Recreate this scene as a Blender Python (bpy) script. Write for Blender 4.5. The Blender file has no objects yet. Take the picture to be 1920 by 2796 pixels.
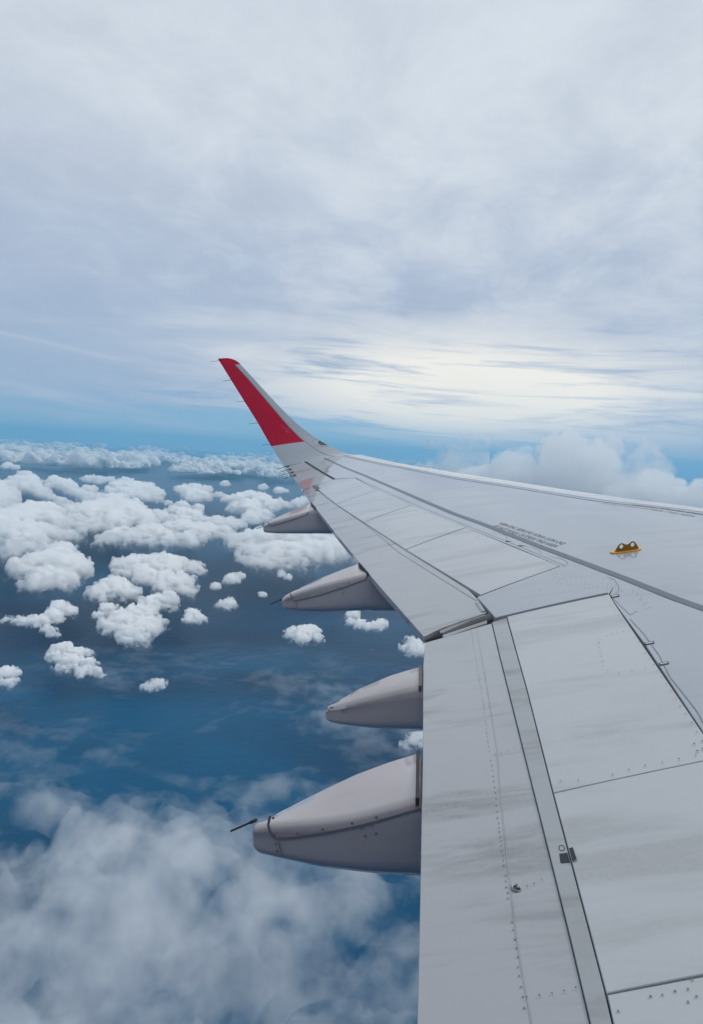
import bpy, bmesh, math, random
import numpy as np
from mathutils import Vector, Matrix
from math import radians, sin, cos, tan, pi

sc = bpy.context.scene
COL = sc.collection
rng = random.Random(7)

# ------------------------------------------------------------------ camera
# Frames: "aircraft" frame: X forward, Y outboard along the left wing, Z up, origin at the cabin window.
# The aircraft climbs nose-up by NOSE degrees, so the world horizon looks tilted.
NOSE = radians(3.2)
F_PX = 24.0 / 36.0 * 2796.0
CX, CY = 960.0, 1398.0
LAT = (1174.0, 1251.0)                       # where the lateral (+Y) direction falls
P_ = math.atan((CY - LAT[1]) / F_PX)
A_ = math.atan((LAT[0] - CX) / F_PX * cos(P_))
R_ = np.array([cos(A_), sin(A_), 0.0])
F_ = np.array([-sin(A_) * cos(P_), cos(A_) * cos(P_), -sin(P_)])
U_ = np.cross(R_, F_)
W = np.array([[cos(NOSE), 0, -sin(NOSE)], [0, 1, 0], [sin(NOSE), 0, cos(NOSE)]])   # aircraft -> world

cam_d = bpy.data.cameras.new("camera")
cam = bpy.data.objects.new("camera", cam_d)
COL.objects.link(cam)
sc.camera = cam
cam_d.sensor_fit = 'VERTICAL'
cam_d.sensor_height = 36.0
cam_d.lens = 24.0
cam_d.clip_start = 0.05
cam_d.clip_end = 2.0e6
Rw, Uw, Fw = W @ R_, W @ U_, W @ F_
cam.matrix_world = Matrix(((Rw[0], Uw[0], -Fw[0], 0), (Rw[1], Uw[1], -Fw[1], 0), (Rw[2], Uw[2], -Fw[2], 0), (0, 0, 0, 1)))

# ------------------------------------------------------------------ render look
sc.view_settings.view_transform = 'Standard'
sc.view_settings.look = 'None'
sc.view_settings.exposure = 0.0
sc.view_settings.gamma = 1.0
sc.view_settings.use_curve_mapping = False
sc.render.engine = 'CYCLES'
cy = sc.cycles
cy.use_denoising = True
cy.max_bounces = 12
cy.diffuse_bounces = 3
cy.glossy_bounces = 3
cy.transmission_bounces = 3
cy.volume_bounces = 11
cy.transparent_max_bounces = 24
cy.sample_clamp_indirect = 6.0
cy.use_adaptive_sampling = True
cy.adaptive_threshold = 0.02

# ------------------------------------------------------------------ node helpers
def srgb(r, g, b):
    f = lambda c: (c / 255.0) / 12.92 if c / 255.0 <= 0.04045 else (((c / 255.0) + 0.055) / 1.055) ** 2.4
    return (f(r), f(g), f(b), 1.0)

class NT:
    def __init__(s, tree):
        s.t = tree; s.n = tree.nodes; s.l = tree.links
    def node(s, typ, **kw):
        n = s.n.new(typ)
        for k, v in kw.items():
            setattr(n, k, v)
        return n
    def put(s, sock, v):
        if isinstance(v, bpy.types.NodeSocket):
            s.l.new(v, sock)
        elif v is not None:
            sock.default_value = v
    def math(s, op, a, b=None, c=None, clamp=False):
        n = s.node('ShaderNodeMath', operation=op, use_clamp=clamp)
        for i, v in enumerate((a, b, c)):
            if v is not None: s.put(n.inputs[i], v)
        return n.outputs[0]
    def noise(s, vec, scale, detail=6.0, rough=0.55, dist=0.0, lac=2.0, typ='FBM'):
        n = s.node('ShaderNodeTexNoise')
        s.put(n.inputs['Vector'], vec)
        n.inputs['Scale'].default_value = scale
        n.inputs['Detail'].default_value = detail
        n.inputs['Roughness'].default_value = rough
        n.inputs['Lacunarity'].default_value = lac
        n.inputs['Distortion'].default_value = dist
        return n.outputs['Fac']
    def mapr(s, v, a, b, c=0.0, d=1.0, smooth=True):
        n = s.node('ShaderNodeMapRange', clamp=True)
        if smooth: n.interpolation_type = 'SMOOTHSTEP'
        for i, x in enumerate((v, a, b, c, d)): s.put(n.inputs[i], x)
        return n.outputs[0]
    def mix(s, f, a, b, blend='MIX'):
        n = s.node('ShaderNodeMix', data_type='RGBA', blend_type=blend)
        s.put(n.inputs[0], f); s.put(n.inputs[6], a); s.put(n.inputs[7], b)
        return n.outputs[2]
    def vmul(s, v, xyz):
        n = s.node('ShaderNodeVectorMath', operation='MULTIPLY')
        s.put(n.inputs[0], v); n.inputs[1].default_value = xyz
        return n.outputs[0]

# ------------------------------------------------------------------ world: overcast sky with a blue gap above the horizon
SUN_EL, SUN_AZ = radians(42.0), radians(58.0)      # azimuth measured from +Y towards +X
sun_dir = Vector((sin(SUN_AZ) * cos(SUN_EL), cos(SUN_AZ) * cos(SUN_EL), sin(SUN_EL)))
world = bpy.data.worlds.new("World")
sc.world = world
world.use_nodes = True
w = NT(world.node_tree)
w.n.clear()
out = w.node('ShaderNodeOutputWorld')
tc = w.node('ShaderNodeTexCoord')
sep = w.node('ShaderNodeSeparateXYZ'); w.l.new(tc.outputs['Generated'], sep.inputs[0])
dx, dy, dz = sep.outputs
sky = w.node('ShaderNodeTexSky', sky_type='NISHITA')
sky.sun_disc = False
sky.sun_elevation = SUN_EL
sky.sun_rotation = SUN_AZ
sky.altitude = 3000.0
sky.air_density = 1.0; sky.dust_density = 0.6; sky.ozone_density = 2.5
skyb = w.node('ShaderNodeBackground')
sky_col = w.mix(1.0, sky.outputs[0], (0.96, 1.10, 1.27, 1.0), 'MULTIPLY')
w.l.new(sky_col, skyb.inputs[0]); skyb.inputs[1].default_value = 0.075
# cloud layer seen from below: coordinates on a level sheet (perspective gives the streaks)
elz = w.math('MAXIMUM', dz, 0.0)
den = w.math('ADD', elz, 0.035)
cmb = w.node('ShaderNodeCombineXYZ')
w.l.new(w.math('DIVIDE', dx, den), cmb.inputs[0]); w.l.new(w.math('DIVIDE', dy, den), cmb.inputs[1])
P = cmb.outputs[0]
den2 = w.math('ADD', elz, 0.17)
cmb2 = w.node('ShaderNodeCombineXYZ')
w.l.new(w.math('DIVIDE', dx, den2), cmb2.inputs[0]); w.l.new(w.math('DIVIDE', dy, den2), cmb2.inputs[1])
P2 = cmb2.outputs[0]
Pn = w.vmul(P, (1.0, 1.0, 1.0))
big = w.noise(w.vmul(P2, (1.0, 1.0, 1.0)), 0.9, 5.0, 0.5, 0.4)
mid = w.noise(w.vmul(P2, (1.0, 0.8, 1.0)), 2.8, 10.0, 0.66, 0.35)
fine = w.noise(w.vmul(P, (0.55, 1.0, 1.0)), 0.9, 10.0, 0.62, 1.1)
az = w.math('ARCTAN2', dx, dy)                             # 0 = straight out along the wing
# bright glow of the hidden sun low over the horizon
gaz = w.math('SUBTRACT', az, 0.05)
gaz = w.math('DIVIDE', gaz, 0.27)
gel = w.math('DIVIDE', w.math('SUBTRACT', elz, 0.098), 0.066)
glow = w.math('EXPONENT', w.math('MULTIPLY', w.math('ADD', w.math('POWER', w.math('ABSOLUTE', gaz), 2.0), w.math('POWER', w.math('ABSOLUTE', gel), 2.0)), -1.0))
haze_up = w.mapr(elz, 0.0, 0.55)
# cover: almost closed above ten degrees, broken streaks below
cov_el = w.mapr(elz, 0.02, 0.115)
strv = w.node('ShaderNodeCombineXYZ'); w.l.new(az, strv.inputs[0]); w.l.new(w.math('ADD', w.math('MULTIPLY', elz, 9.0), w.math('MULTIPLY', az, 0.25)), strv.inputs[1])
st1 = w.noise(w.vmul(strv.outputs[0], (1.5, 1.7, 1.0)), 1.6, 10.0, 0.62, 0.9)      # long level streaks
st2 = w.noise(w.vmul(strv.outputs[0], (2.2, 4.0, 1.0)), 1.8, 9.0, 0.66, 0.8)
lowb = w.mapr(elz, 0.10, 0.26, 1.0, 0.0)
cov = w.math('ADD', w.math('MULTIPLY', cov_el, 0.85), w.math('MULTIPLY', w.math('MULTIPLY', w.math('SUBTRACT', st1, 0.5), 1.9), lowb))
cov = w.math('ADD', cov, w.math('MULTIPLY', w.math('MULTIPLY', w.math('SUBTRACT', st2, 0.5), 1.1), lowb))
cov = w.math('ADD', cov, w.math('MULTIPLY', glow, 0.22))
cov = w.math('ADD', cov, w.mapr(az, -0.25, 0.35, 0.04, 0.58))
cover = w.mapr(cov, 0.02, 0.50)
cover = w.math('MULTIPLY', cover, w.mapr(elz, 0.0, 0.03, w.mapr(az, -0.1, 0.35, 0.35, 0.85), 1.0))
lit = srgb(222, 229, 236); shade = srgb(197, 205, 218)
tone = w.mapr(w.math('ADD', w.math('MULTIPLY', mid, 0.62), w.math('MULTIPLY', big, 0.60)), 0.44, 0.78)
ccol = w.mix(tone, shade, lit)
lowt = w.math('ADD', w.math('MULTIPLY', st1, w.mapr(elz, 0.12, 0.26, 1.0, 0.12)), w.math('MULTIPLY', mid, w.mapr(elz, 0.12, 0.26, 0.0, 0.88)))
lowt = w.math('SUBTRACT', lowt, w.mapr(az, -0.50, -0.06, 0.15, 0.0))
lowc = w.mix(w.mapr(lowt, 0.34, 0.66), srgb(158, 176, 204), srgb(206, 212, 224))
ccol = w.mix(w.mapr(elz, 0.10, 0.50, 0.80, 0.0), ccol, lowc)
ccol = w.mix(w.mapr(w.math('ADD', elz, w.math('MULTIPLY', mid, 0.3)), 0.55, 0.9, 0.0, 0.5), ccol, srgb(198, 215, 226))
gst = w.math('ADD', w.math('MULTIPLY', st1, 0.55), w.math('MULTIPLY', st2, 0.45))
gstreak = w.math('MULTIPLY', w.math('MULTIPLY', glow, 1.5, clamp=True), w.mapr(gst, 0.36, 0.52))
ccol = w.mix(w.math('MULTIPLY', gstreak, 1.0, clamp=True), ccol, (1.04, 0.985, 0.88, 1.0))
cb = w.node('ShaderNodeBackground'); w.l.new(ccol, cb.inputs[0]); cb.inputs[1].default_value = 1.0
ms = w.node('ShaderNodeMixShader')
w.l.new(cover, ms.inputs[0]); w.l.new(skyb.outputs[0], ms.inputs[1]); w.l.new(cb.outputs[0], ms.inputs[2])
w.l.new(ms.outputs[0], out.inputs[0])
world.cycles.sampling_method = 'MANUAL'
world.cycles.sample_map_resolution = 512

sun_d = bpy.data.lights.new("sun", 'SUN')
sun_d.energy = 1.5; sun_d.angle = radians(14.0); sun_d.color = (1.0, 0.93, 0.84)
sun = bpy.data.objects.new("sun", sun_d); COL.objects.link(sun)
sun.rotation_euler = (-sun_dir).to_track_quat('-Z', 'Y').to_euler()

# ------------------------------------------------------------------ tagging helpers
def tag(o, label=None, cat=None, group=None, kind=None):
    if label: o['label'] = label
    if cat: o['category'] = cat
    if group: o['group'] = group
    if kind: o['kind'] = kind
    return o

def mesh_obj(name, verts, faces, mat, parent=None, smooth=True, auto=None):
    me = bpy.data.meshes.new(name)
    me.from_pydata([tuple(v) for v in verts], [], [tuple(f) for f in faces])
    me.update()
    if smooth:
        me.polygons.foreach_set('use_smooth', [True] * len(me.polygons))
        if auto:
            try: me.set_sharp_from_angle(angle=radians(auto))
            except Exception: pass
    if mat is not None: me.materials.append(mat)
    o = bpy.data.objects.new(name, me)
    COL.objects.link(o)
    if parent is not None: o.parent = parent
    return o

# ------------------------------------------------------------------ materials
def mat_new(name):
    m = bpy.data.materials.new(name); m.use_nodes = True
    t = NT(m.node_tree); t.n.clear()
    return m, t, t.node('ShaderNodeOutputMaterial')

def paint(name, col, rough=0.32, coat=0.9, dirt=0.25, streak=0.3, dirt_col=(0.16, 0.15, 0.14, 1), coat_rough=0.035, metallic=0.0, seed=0.0, spec=0.5):
    m, t, o = mat_new(name)
    b = t.node('ShaderNodeBsdfPrincipled')
    tcn = t.node('ShaderNodeTexCoord')
    v = t.node('ShaderNodeVectorMath', operation='ADD'); t.l.new(tcn.outputs['Object'], v.inputs[0]); v.inputs[1].default_value = (seed, seed * .7, 0)
    v = v.outputs[0]
    n1 = t.noise(t.vmul(v, (0.28, 1.6, 1.0)), 2.2, 7, 0.6, 0.3)      # streaks along the airflow
    n2 = t.noise(v, 1.1, 5, 0.6)
    n3 = t.noise(v, 60.0, 4, 0.6)
    n4 = t.noise(t.vmul(v, (0.5, 4.0, 1.0)), 5.0, 5, 0.6, 0.2)
    f = t.math('MULTIPLY', t.mapr(n1, 0.50, 0.68), streak)
    f = t.math('ADD', f, t.math('MULTIPLY', t.mapr(n4, 0.58, 0.8), streak * 0.45))
    f = t.math('ADD', f, t.math('MULTIPLY', t.mapr(n2, 0.50, 0.85), dirt * 0.5))
    f = t.math('MULTIPLY', f, t.mapr(n3, 0.3, 0.7, 0.8, 1.1), clamp=True)
    c = t.mix(f, (*col, 1.0), dirt_col)
    t.l.new(c, b.inputs['Base Color'])
    t.l.new(t.math('ADD', t.math('MULTIPLY', f, 0.25), t.math('ADD', t.math('MULTIPLY', n2, 0.12), rough - 0.06)), b.inputs['Roughness'])
    b.inputs['Coat Weight'].default_value = coat
    b.inputs['Coat Roughness'].default_value = coat_rough
    b.inputs['Metallic'].default_value = metallic
    b.inputs['Specular IOR Level'].default_value = spec
    bump = t.node('ShaderNodeBump'); bump.inputs['Strength'].default_value = 0.025; bump.inputs['Distance'].default_value = 0.02
    t.l.new(t.noise(v, 3.0, 3, 0.5), bump.inputs['Height'])
    t.l.new(bump.outputs[0], b.inputs['Normal'])
    t.l.new(b.outputs[0], o.inputs['Surface'])
    return m

def plain(name, col, rough=0.5, metallic=0.0, coat=0.0):
    m, t, o = mat_new(name)
    b = t.node('ShaderNodeBsdfPrincipled')
    tcn = t.node('ShaderNodeTexCoord')
    n = t.noise(tcn.outputs['Object'], 25.0, 5, 0.6)
    t.l.new(t.mix(n, (col[0] * .8, col[1] * .8, col[2] * .8, 1), (min(1, col[0] * 1.2), min(1, col[1] * 1.2), min(1, col[2] * 1.2), 1)), b.inputs['Base Color'])
    b.inputs['Roughness'].default_value = rough; b.inputs['Metallic'].default_value = metallic; b.inputs['Coat Weight'].default_value = coat
    t.l.new(b.outputs[0], o.inputs['Surface'])
    return m

M_skin = paint('wing_skin_paint', (0.355, 0.385, 0.43), rough=0.34, dirt=0.2, streak=0.16)
M_panel = paint('panel_paint', (0.455, 0.47, 0.49), rough=0.36, dirt=0.30, streak=0.30, seed=3.0)
M_flap = paint('flap_paint', (0.38, 0.385, 0.405), rough=0.38, dirt=0.45, streak=0.62, seed=7.0)
M_strip = paint('strip_paint', (0.34, 0.355, 0.37), rough=0.45, dirt=0.6, streak=0.6, seed=9.0)
M_fair = paint('fairing_paint', (0.53, 0.475, 0.48), rough=0.32, dirt=0.5, streak=0.25, seed=11.0, dirt_col=(0.22, 0.18, 0.15, 1))
M_slat = paint('slat_paint', (0.62, 0.63, 0.64), rough=0.28, dirt=0.1, streak=0.1, coat=0.8, seed=5.0)
M_red = paint('red_winglet_paint', (0.62, 0.000, 0.040), rough=0.5, dirt=0.1, streak=0.1, dirt_col=(0.3, 0.0, 0.03, 1), coat=0.12, spec=0.25)
M_wlet = paint('winglet_grey_paint', (0.50, 0.51, 0.54), rough=0.35, dirt=0.1, streak=0.1, seed=15.0)
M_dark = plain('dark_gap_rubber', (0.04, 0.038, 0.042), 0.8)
M_seal = plain('weathered_seal', (0.12, 0.11, 0.115), 0.5, 0.3)
M_stripe = plain('walkway_stripe_paint', (0.10, 0.12, 0.155), 0.45, 0, 0.3)
M_stripe2 = plain('pale_stripe_paint', (0.30, 0.33, 0.38), 0.45, 0, 0.3)
M_ink = plain('stencil_ink', (0.10, 0.115, 0.14), 0.5)
M_black = plain('black_decal', (0.010, 0.016, 0.022), 0.4)
M_bolt = plain('fastener_metal', (0.225, 0.235, 0.25), 0.5, 0.0)
M_line = plain('seam_sealant', (0.21, 0.22, 0.245), 0.6)
M_orange = plain('orange_bracket_paint', (0.30, 0.15, 0.018), 0.45, 0, 0.3)
M_orange2 = plain('orange_plate_paint', (0.85, 0.40, 0.03), 0.4, 0, 0.4)
M_lens = plain('lamp_lens', (0.04, 0.07, 0.10), 0.05, 0, 1.0)
M_under = paint('underside_paint', (0.40, 0.41, 0.43), rough=0.4, dirt=0.4, streak=0.3, seed=21.0)
M_metal = plain('bare_metal', (0.26, 0.27, 0.28), 0.5, 0.2)

# ------------------------------------------------------------------ rays in the aircraft frame
def ray(px, py):
    d = F_ * F_PX + R_ * (px - CX) - U_ * (py - CY)
    return d / d[1]                     # y component 1: a point at spanwise distance y is d*y

def ray_w(px, py):
    d = W @ (F_ * F_PX + R_ * (px - CX) - U_ * (py - CY))
    return d / np.linalg.norm(d)

def lerp(a, b, t): return a + (b - a) * t

Z_TE0, DIH = -1.60, 0.0875
def z_te(y): return Z_TE0 + DIH * y
def te_hit(px, py):                    # pixel of the trailing edge -> point on the dihedral plane
    d = ray(px, py); y = Z_TE0 / (d[2] - DIH)
    return d * y

TE_PX = [(1137.5, 2796), (1149, 2300), (1155, 1881), (1158, 1745), (1036, 1601), (981, 1535), (913, 1452), (862.7, 1387), (827, 1338), (779, 1275)]
te_pts = [te_hit(*p) for p in TE_PX]
te_y = np.array([p[1] for p in te_pts]); te_x = np.array([p[0] for p in te_pts])
Y_TIP = float(te_y[-1])
# inboard: constant x towards the root
te_y = np.concatenate([[0.2], te_y]); te_x = np.concatenate([[te_x[0]], te_x])
def x_te(y): return float(np.interp(y, te_y, te_x))

LE_Y1 = 15.5
d_ = ray(978.6, 1240.4); LE_X1 = d_[0] * LE_Y1
SW = -0.52
def x_le(y): return LE_X1 + SW * (y - LE_Y1)
LE_PX = [(978.6, 1240.4), (1088, 1264.6), (1240, 1290), (1395, 1313.6), (1549, 1337.7), (1746, 1366), (1920, 1387)]
le_pts = []
for p in LE_PX:
    d = ray(*p); y = (LE_X1 - SW * LE_Y1) / (d[0] - SW)
    le_pts.append(d * y)
le_y = np.array([p[1] for p in le_pts])[::-1]; le_z = np.array([p[2] for p in le_pts])[::-1]
co = np.polyfit(le_y, le_z, 2)
le_slope = (le_z[1] - le_z[0]) / (le_y[1] - le_y[0])
def z_le(y):
    if y < le_y[0]: return float(le_z[0] + DIH * 0.9 * (y - le_y[0]))
    if y > le_y[-1]: return float(le_z[-1] + DIH * (y - le_y[-1]))
    return float(np.interp(y, le_y, le_z))
BULGE = 0.030
def S(x, y):
    a, b = x_te(y), x_le(y); c = max(b - a, 0.3); t = (x - a) / c
    z = lerp(z_te(y), z_le(y), t)
    if t > 0: z += BULGE * c * 4 * t * (1 - t) if t < 1 else 0.0
    return z
def hit(px, py):                       # pixel -> (x, y) on the upper surface
    d = ray(px, py)
    lo, hi = 0.6, 17.5
    f = lambda y: d[2] * y - S(d[0] * y, y)
    ys = np.linspace(lo, hi, 120); prev = f(ys[0]); y = None
    for k in range(1, len(ys)):
        cur = f(ys[k])
        if prev > 0 >= cur:            # ray passes from above to below the surface
            a, b = ys[k - 1], ys[k]
            for _ in range(40):
                m = 0.5 * (a + b)
                if f(m) > 0: a = m
                else: b = m
            y = 0.5 * (a + b); break
        prev = cur
    if y is None:
        y = Z_TE0 / (d[2] - DIH); y = min(max(y, 0.6), 17.5)
    return np.array([d[0] * y, y])

# ------------------------------------------------------------------ the wing: one thing
ORG = np.array([1.2, 2.0, -1.9])       # base of the wing near the root, aircraft frame
ORG_W = W @ ORG
wing = bpy.data.objects.new('aircraft_wing', None)
COL.objects.link(wing); wing.location = ORG_W
wing.rotation_euler = Matrix(W.tolist()).to_euler()
tag(wing, 'swept grey airliner wing with red winglet stretching out over the sea', 'aircraft wing')
def wobj(name, verts, faces, mat, parent=wing, **kw):
    v = np.asarray(verts, float) - ORG
    return mesh_obj(name, v, faces, mat, parent, **kw)

def resample(pts, n):
    pts = np.asarray(pts, float)
    if len(pts) == 2: return lerp(pts[0], pts[1], np.linspace(0, 1, n)[:, None])
    L = np.concatenate([[0], np.cumsum(np.linalg.norm(np.diff(pts, axis=0), axis=1))])
    s = np.linspace(0, L[-1], n)
    return np.stack([np.interp(s, L, pts[:, k]) for k in range(pts.shape[1])], 1)
def sample_at(pts, us):
    pts = np.asarray(pts, float)
    L = np.concatenate([[0], np.cumsum(np.linalg.norm(np.diff(pts, axis=0), axis=1))])
    s = np.asarray(us) * L[-1]
    return np.stack([np.interp(s, L, pts[:, k]) for k in range(pts.shape[1])], 1)
def H(*pp): return [hit(*p) for p in pp]

def patch(name, bottom, top, left, right, mat, off=0.0, thick=0.035, gap=0.006, bev=0.002, nu=14, nv=14, parent=wing, xy=False, zfun=None, edge_drop=0.0):
    """curved slab on the wing surface between four edge lines given in photograph pixels (bottom/top run left->right, left/right run bottom->top)"""
    cv = (lambda L: [np.array(p, float) for p in L]) if xy else (lambda L: H(*L))
    b, t_, l, r = cv(bottom), cv(top), cv(left), cv(right)
    lu = 0.5 * (np.linalg.norm(b[-1] - b[0]) + np.linalg.norm(t_[-1] - t_[0]))
    lv = 0.5 * (np.linalg.norm(l[-1] - l[0]) + np.linalg.norm(r[-1] - r[0]))
    gu, gv = min(0.3, gap / lu), min(0.3, gap / lv)
    bu, bv = min(0.1, bev / lu), min(0.1, bev / lv)
    us = np.concatenate([[gu], np.linspace(gu + bu, 1 - gu - bu, nu), [1 - gu]])
    vs = np.concatenate([[gv], np.linspace(gv + bv, 1 - gv - bv, nv), [1 - gv]])
    B, T, Lf, Rt = sample_at(b, us), sample_at(t_, us), sample_at(l, vs), sample_at(r, vs)
    n, m = len(us), len(vs)
    V = []
    z_ = zfun or S
    for j in range(m):
        for i in range(n):
            u, v = us[i], vs[j]
            p = (1 - v) * B[i] + v * T[i] + (1 - u) * Lf[j] + u * Rt[j] - ((1 - u) * (1 - v) * b[0] + u * (1 - v) * b[-1] + (1 - u) * v * t_[0] + u * v * t_[-1])
            edge = i in (0, n - 1) or j in (0, m - 1)
            V.append((p[0], p[1], z_(p[0], p[1]) + off - (bev if edge else 0.0)))
    Fc = []
    for j in range(m - 1):
        for i in range(n - 1):
            k = j * n + i
            Fc.append((k, k + 1, k + n + 1, k + n))
    ring = [i for i in range(n)] + [j * n + n - 1 for j in range(1, m)] + [(m - 1) * n + i for i in range(n - 2, -1, -1)] + [j * n for j in range(m - 2, 0, -1)]
    base = len(V)
    for k in ring: V.append((V[k][0], V[k][1], V[k][2] - thick))
    for a in range(len(ring)):
        c = (a + 1) % len(ring)
        Fc.append((ring[c], ring[a], base + a, base + c))
    # orientation: make the top face upwards
    p0, p1, p2 = (np.array(V[q]) for q in (0, 1, n))
    if np.cross(p1 - p0, p2 - p0)[2] < 0: Fc = [f[::-1] for f in Fc]
    return wobj(name, V, Fc, mat, parent, auto=24)

def ribbon(name, px_line, width, mat, off=0.0025, n=60, parent=wing, shift=0.0, widths=None, xy=False):
    """thin raised line on the wing surface (stripe, seam) along photograph pixels, width in metres"""
    pts = resample([np.array(p, float) for p in px_line] if xy else H(*px_line), n)
    V, Fc = [], []
    for k in range(n):
        a = pts[max(0, k - 1)]; b = pts[min(n - 1, k + 1)]
        d = b - a; d = d / (np.linalg.norm(d) + 1e-9); q = np.array([-d[1], d[0]])
        wd = width if widths is None else float(np.interp(k / (n - 1), np.linspace(0, 1, len(widths)), widths))
        for s in (-0.5, 0.5):
            p = pts[k] + q * (wd * s + shift)
            V.append((p[0], p[1], S(p[0], p[1]) + off))
    for k in range(n - 1): Fc.append((2 * k, 2 * k + 1, 2 * k + 3, 2 * k + 2))
    p0, p1, p2 = (np.array(V[q]) for q in (0, 1, 2))
    if np.cross(p1 - p0, p2 - p0)[2] < 0: Fc = Fc
    else: Fc = [f[::-1] for f in Fc]
    return wobj(name, V, Fc, mat, parent)

def dots(name, lines, r=0.006, mat=None, off=0.003, parent=wing, pxy=False):
    """fastener heads: lines = [(px points, count), ...]"""
    V, Fc = [], []
    for pts, cnt in lines:
        P2 = resample(H(*pts), cnt) if len(pts) > 1 else [hit(*pts[0])]
        for p in P2:
            if rng.random() < .08: continue
            p = p + np.array([rng.uniform(-.002, .002), rng.uniform(-.002, .002)])
            b = len(V); K = 8; rr = r * 0.55 * rng.uniform(.8, 1.1)
            for k in range(K):
                x, y = p[0] + rr * cos(2 * pi * k / K), p[1] + rr * sin(2 * pi * k / K)
                V.append((x, y, S(x, y) + off))
            for k in range(K):
                x, y = p[0] + rr * .7 * cos(2 * pi * k / K), p[1] + rr * .7 * sin(2 * pi * k / K)
                V.append((x, y, S(x, y) + off + .0012))
            for k in range(K): Fc.append((b + k, b + (k + 1) % K, b + K + (k + 1) % K, b + K + k))
            Fc.append(tuple(b + K + k for k in range(K)))
    o = wobj(name, V, Fc, mat or M_bolt, parent, smooth=False)
    o['kind'] = 'stuff'
    return o

def build_core():
    ys = np.concatenate([np.linspace(0.9, 4.4, 12), np.linspace(4.6, Y_TIP - .1, 36)])
    ts = np.linspace(0, 1, 30)
    V, Fc = [], []
    for y in ys:
        a, b = x_te(y) + 0.03, x_le(y) - 0.02
        for t in ts:
            x = lerp(a, b, t); V.append((x, y, S(x, y) - 0.032))
        for t in ts[::-1]:
            x = lerp(a, b, t); c = b - a
            th = c * 0.13 * (2.2 * math.sqrt(max(1 - t, 0)) * (t) ** 0.9 if t < 1 else 0)
            V.append((x, y, S(x, y) - 0.036 - th))
    n = len(ts) * 2
    for j in range(len(ys) - 1):
        for i in range(n):
            k = j * n + i; k2 = j * n + (i + 1) % n
            Fc.append((k, k2, k2 + n, k + n))
    Fc.append(tuple(range(n))[::-1]); Fc.append(tuple((len(ys) - 1) * n + i for i in range(n)))
    o = wobj('wing_core', V, Fc, M_dark, auto=40)
    o.data.materials.append(M_under)
    L = len(ts)
    for j in range(len(ys) - 1):
        for i in range(n):
            if i >= L - 1: o.data.polygons[j * n + i].material_index = 1
    return o
build_core()

# --- reference lines (photograph pixels)
SEAM = [(926, 1240.6), (1088, 1272.5), (1240, 1302), (1439, 1332), (1615, 1360.5), (1920, 1398), (2400, 1462)]
HINGE_OUT = [(970, 1305.7), (1031.6, 1339), (1126, 1380), (1275, 1441.7), (1408.6, 1494), (1533.6, 1548)]
SPTE_OUT = [(867, 1336), (916.7, 1378), (992, 1428), (1106, 1503), (1311, 1628.5)]
HINGE_IN = [(1664, 1624), (1757.6, 1755.5), (1920, 2002)]
# planform versions with root extension
seam_xy = H(*SEAM)
def extend(pts, y_to):
    a, b = pts[-2], pts[-1]; t = (y_to - a[1]) / (b[1] - a[1]); return pts + [a + (b - a) * t]
def extend_along(pts, slope, y_to):
    a = pts[-1]; return pts + [np.array([a[0] + slope * (y_to - a[1]), y_to])]
seam_xy = extend_along(seam_xy, SW, 1.2)
hin_xy = H(*HINGE_IN)
hin_xy = extend(hin_xy, 1.0)
hout_xy = H(*HINGE_OUT)
print('TIP', Y_TIP, 'te', te_pts[0], te_pts[3], te_pts[-1], 'le', le_pts[0], le_pts[-1])
print('hinge in', hin_xy, 'out', hout_xy)

# main upper skin between the hinge lines and the slat seam, from the tip to the root
tip_in = H((831.7, 1259), (882, 1247), (926, 1240.6))
aft_line = [hit(831.7, 1259), hit(912, 1307.5)] + [hit(972, 1304.5)] + hout_xy[1:] + [hit(1676, 1600)] + hin_xy[:]
patch('upper_skin', aft_line, [p for p in seam_xy], [tip_in[0], tip_in[1], tip_in[2]], [aft_line[-1], seam_xy[-1]], M_skin, off=0.0, gap=0.003, nu=340, nv=16, xy=True)

# slats: seam to nose
def slat(y0, y1, name='slat'):
    sx = np.array([p[1] for p in seam_xy])[::-1]; sv = np.array([p[0] for p in seam_xy])[::-1]
    ys = np.linspace(y0 + .006, y1 - .006, max(4, int((y1 - y0) * 4)))
    V, Fc = [], []; prof = []
    for y in ys:
        a = float(np.interp(y, sx, sv)) + 0.008; b = x_le(y)
        row = [(a, y, S(a, y) - 0.03), (a, y, S(a, y) - 0.004), (a + .004, y, S(a + .004, y))]
        for t in np.linspace(0.1, 1, 8): row.append((lerp(a, b, t), y, S(lerp(a, b, t), y)))
        zb = S(b, y); r = 0.05 + 0.012 * (Y_TIP - y)
        for k in range(1, 9):
            an = k / 8 * pi
            row.append((b + r * 1.1 * sin(an), y, zb - r * (1 - cos(an))))
        row.append((a, y, zb - 2 * r - 0.05))
        V += row; n = len(row)
    for j in range(len(ys) - 1):
        for i in range(n - 1):
            k = j * n + i; Fc.append((k, k + n, k + n + 1, k + 1))
    Fc.append(tuple(range(n))); Fc.append(tuple((len(ys) - 1) * n + i for i in range(n))[::-1])
    return wobj(name, V, Fc, M_slat, auto=35)
ysl = [1.2, hit(1724, 1370.6)[1], hit(1290, 1307)[1], hit(1092, 1272)[1], 15.45]
for k in range(4): slat(ysl[k], ysl[k + 1])
ribbon('slat_stripe', [(940, 1246), (1088, 1276), (1240, 1306), (1439, 1337), (1615, 1366), (1920, 1404), (2400, 1470)], 0.05, M_stripe2, n=50)
ribbon('seam', SEAM, 0.012, M_line, off=0.003, n=50, shift=-0.01)

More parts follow.
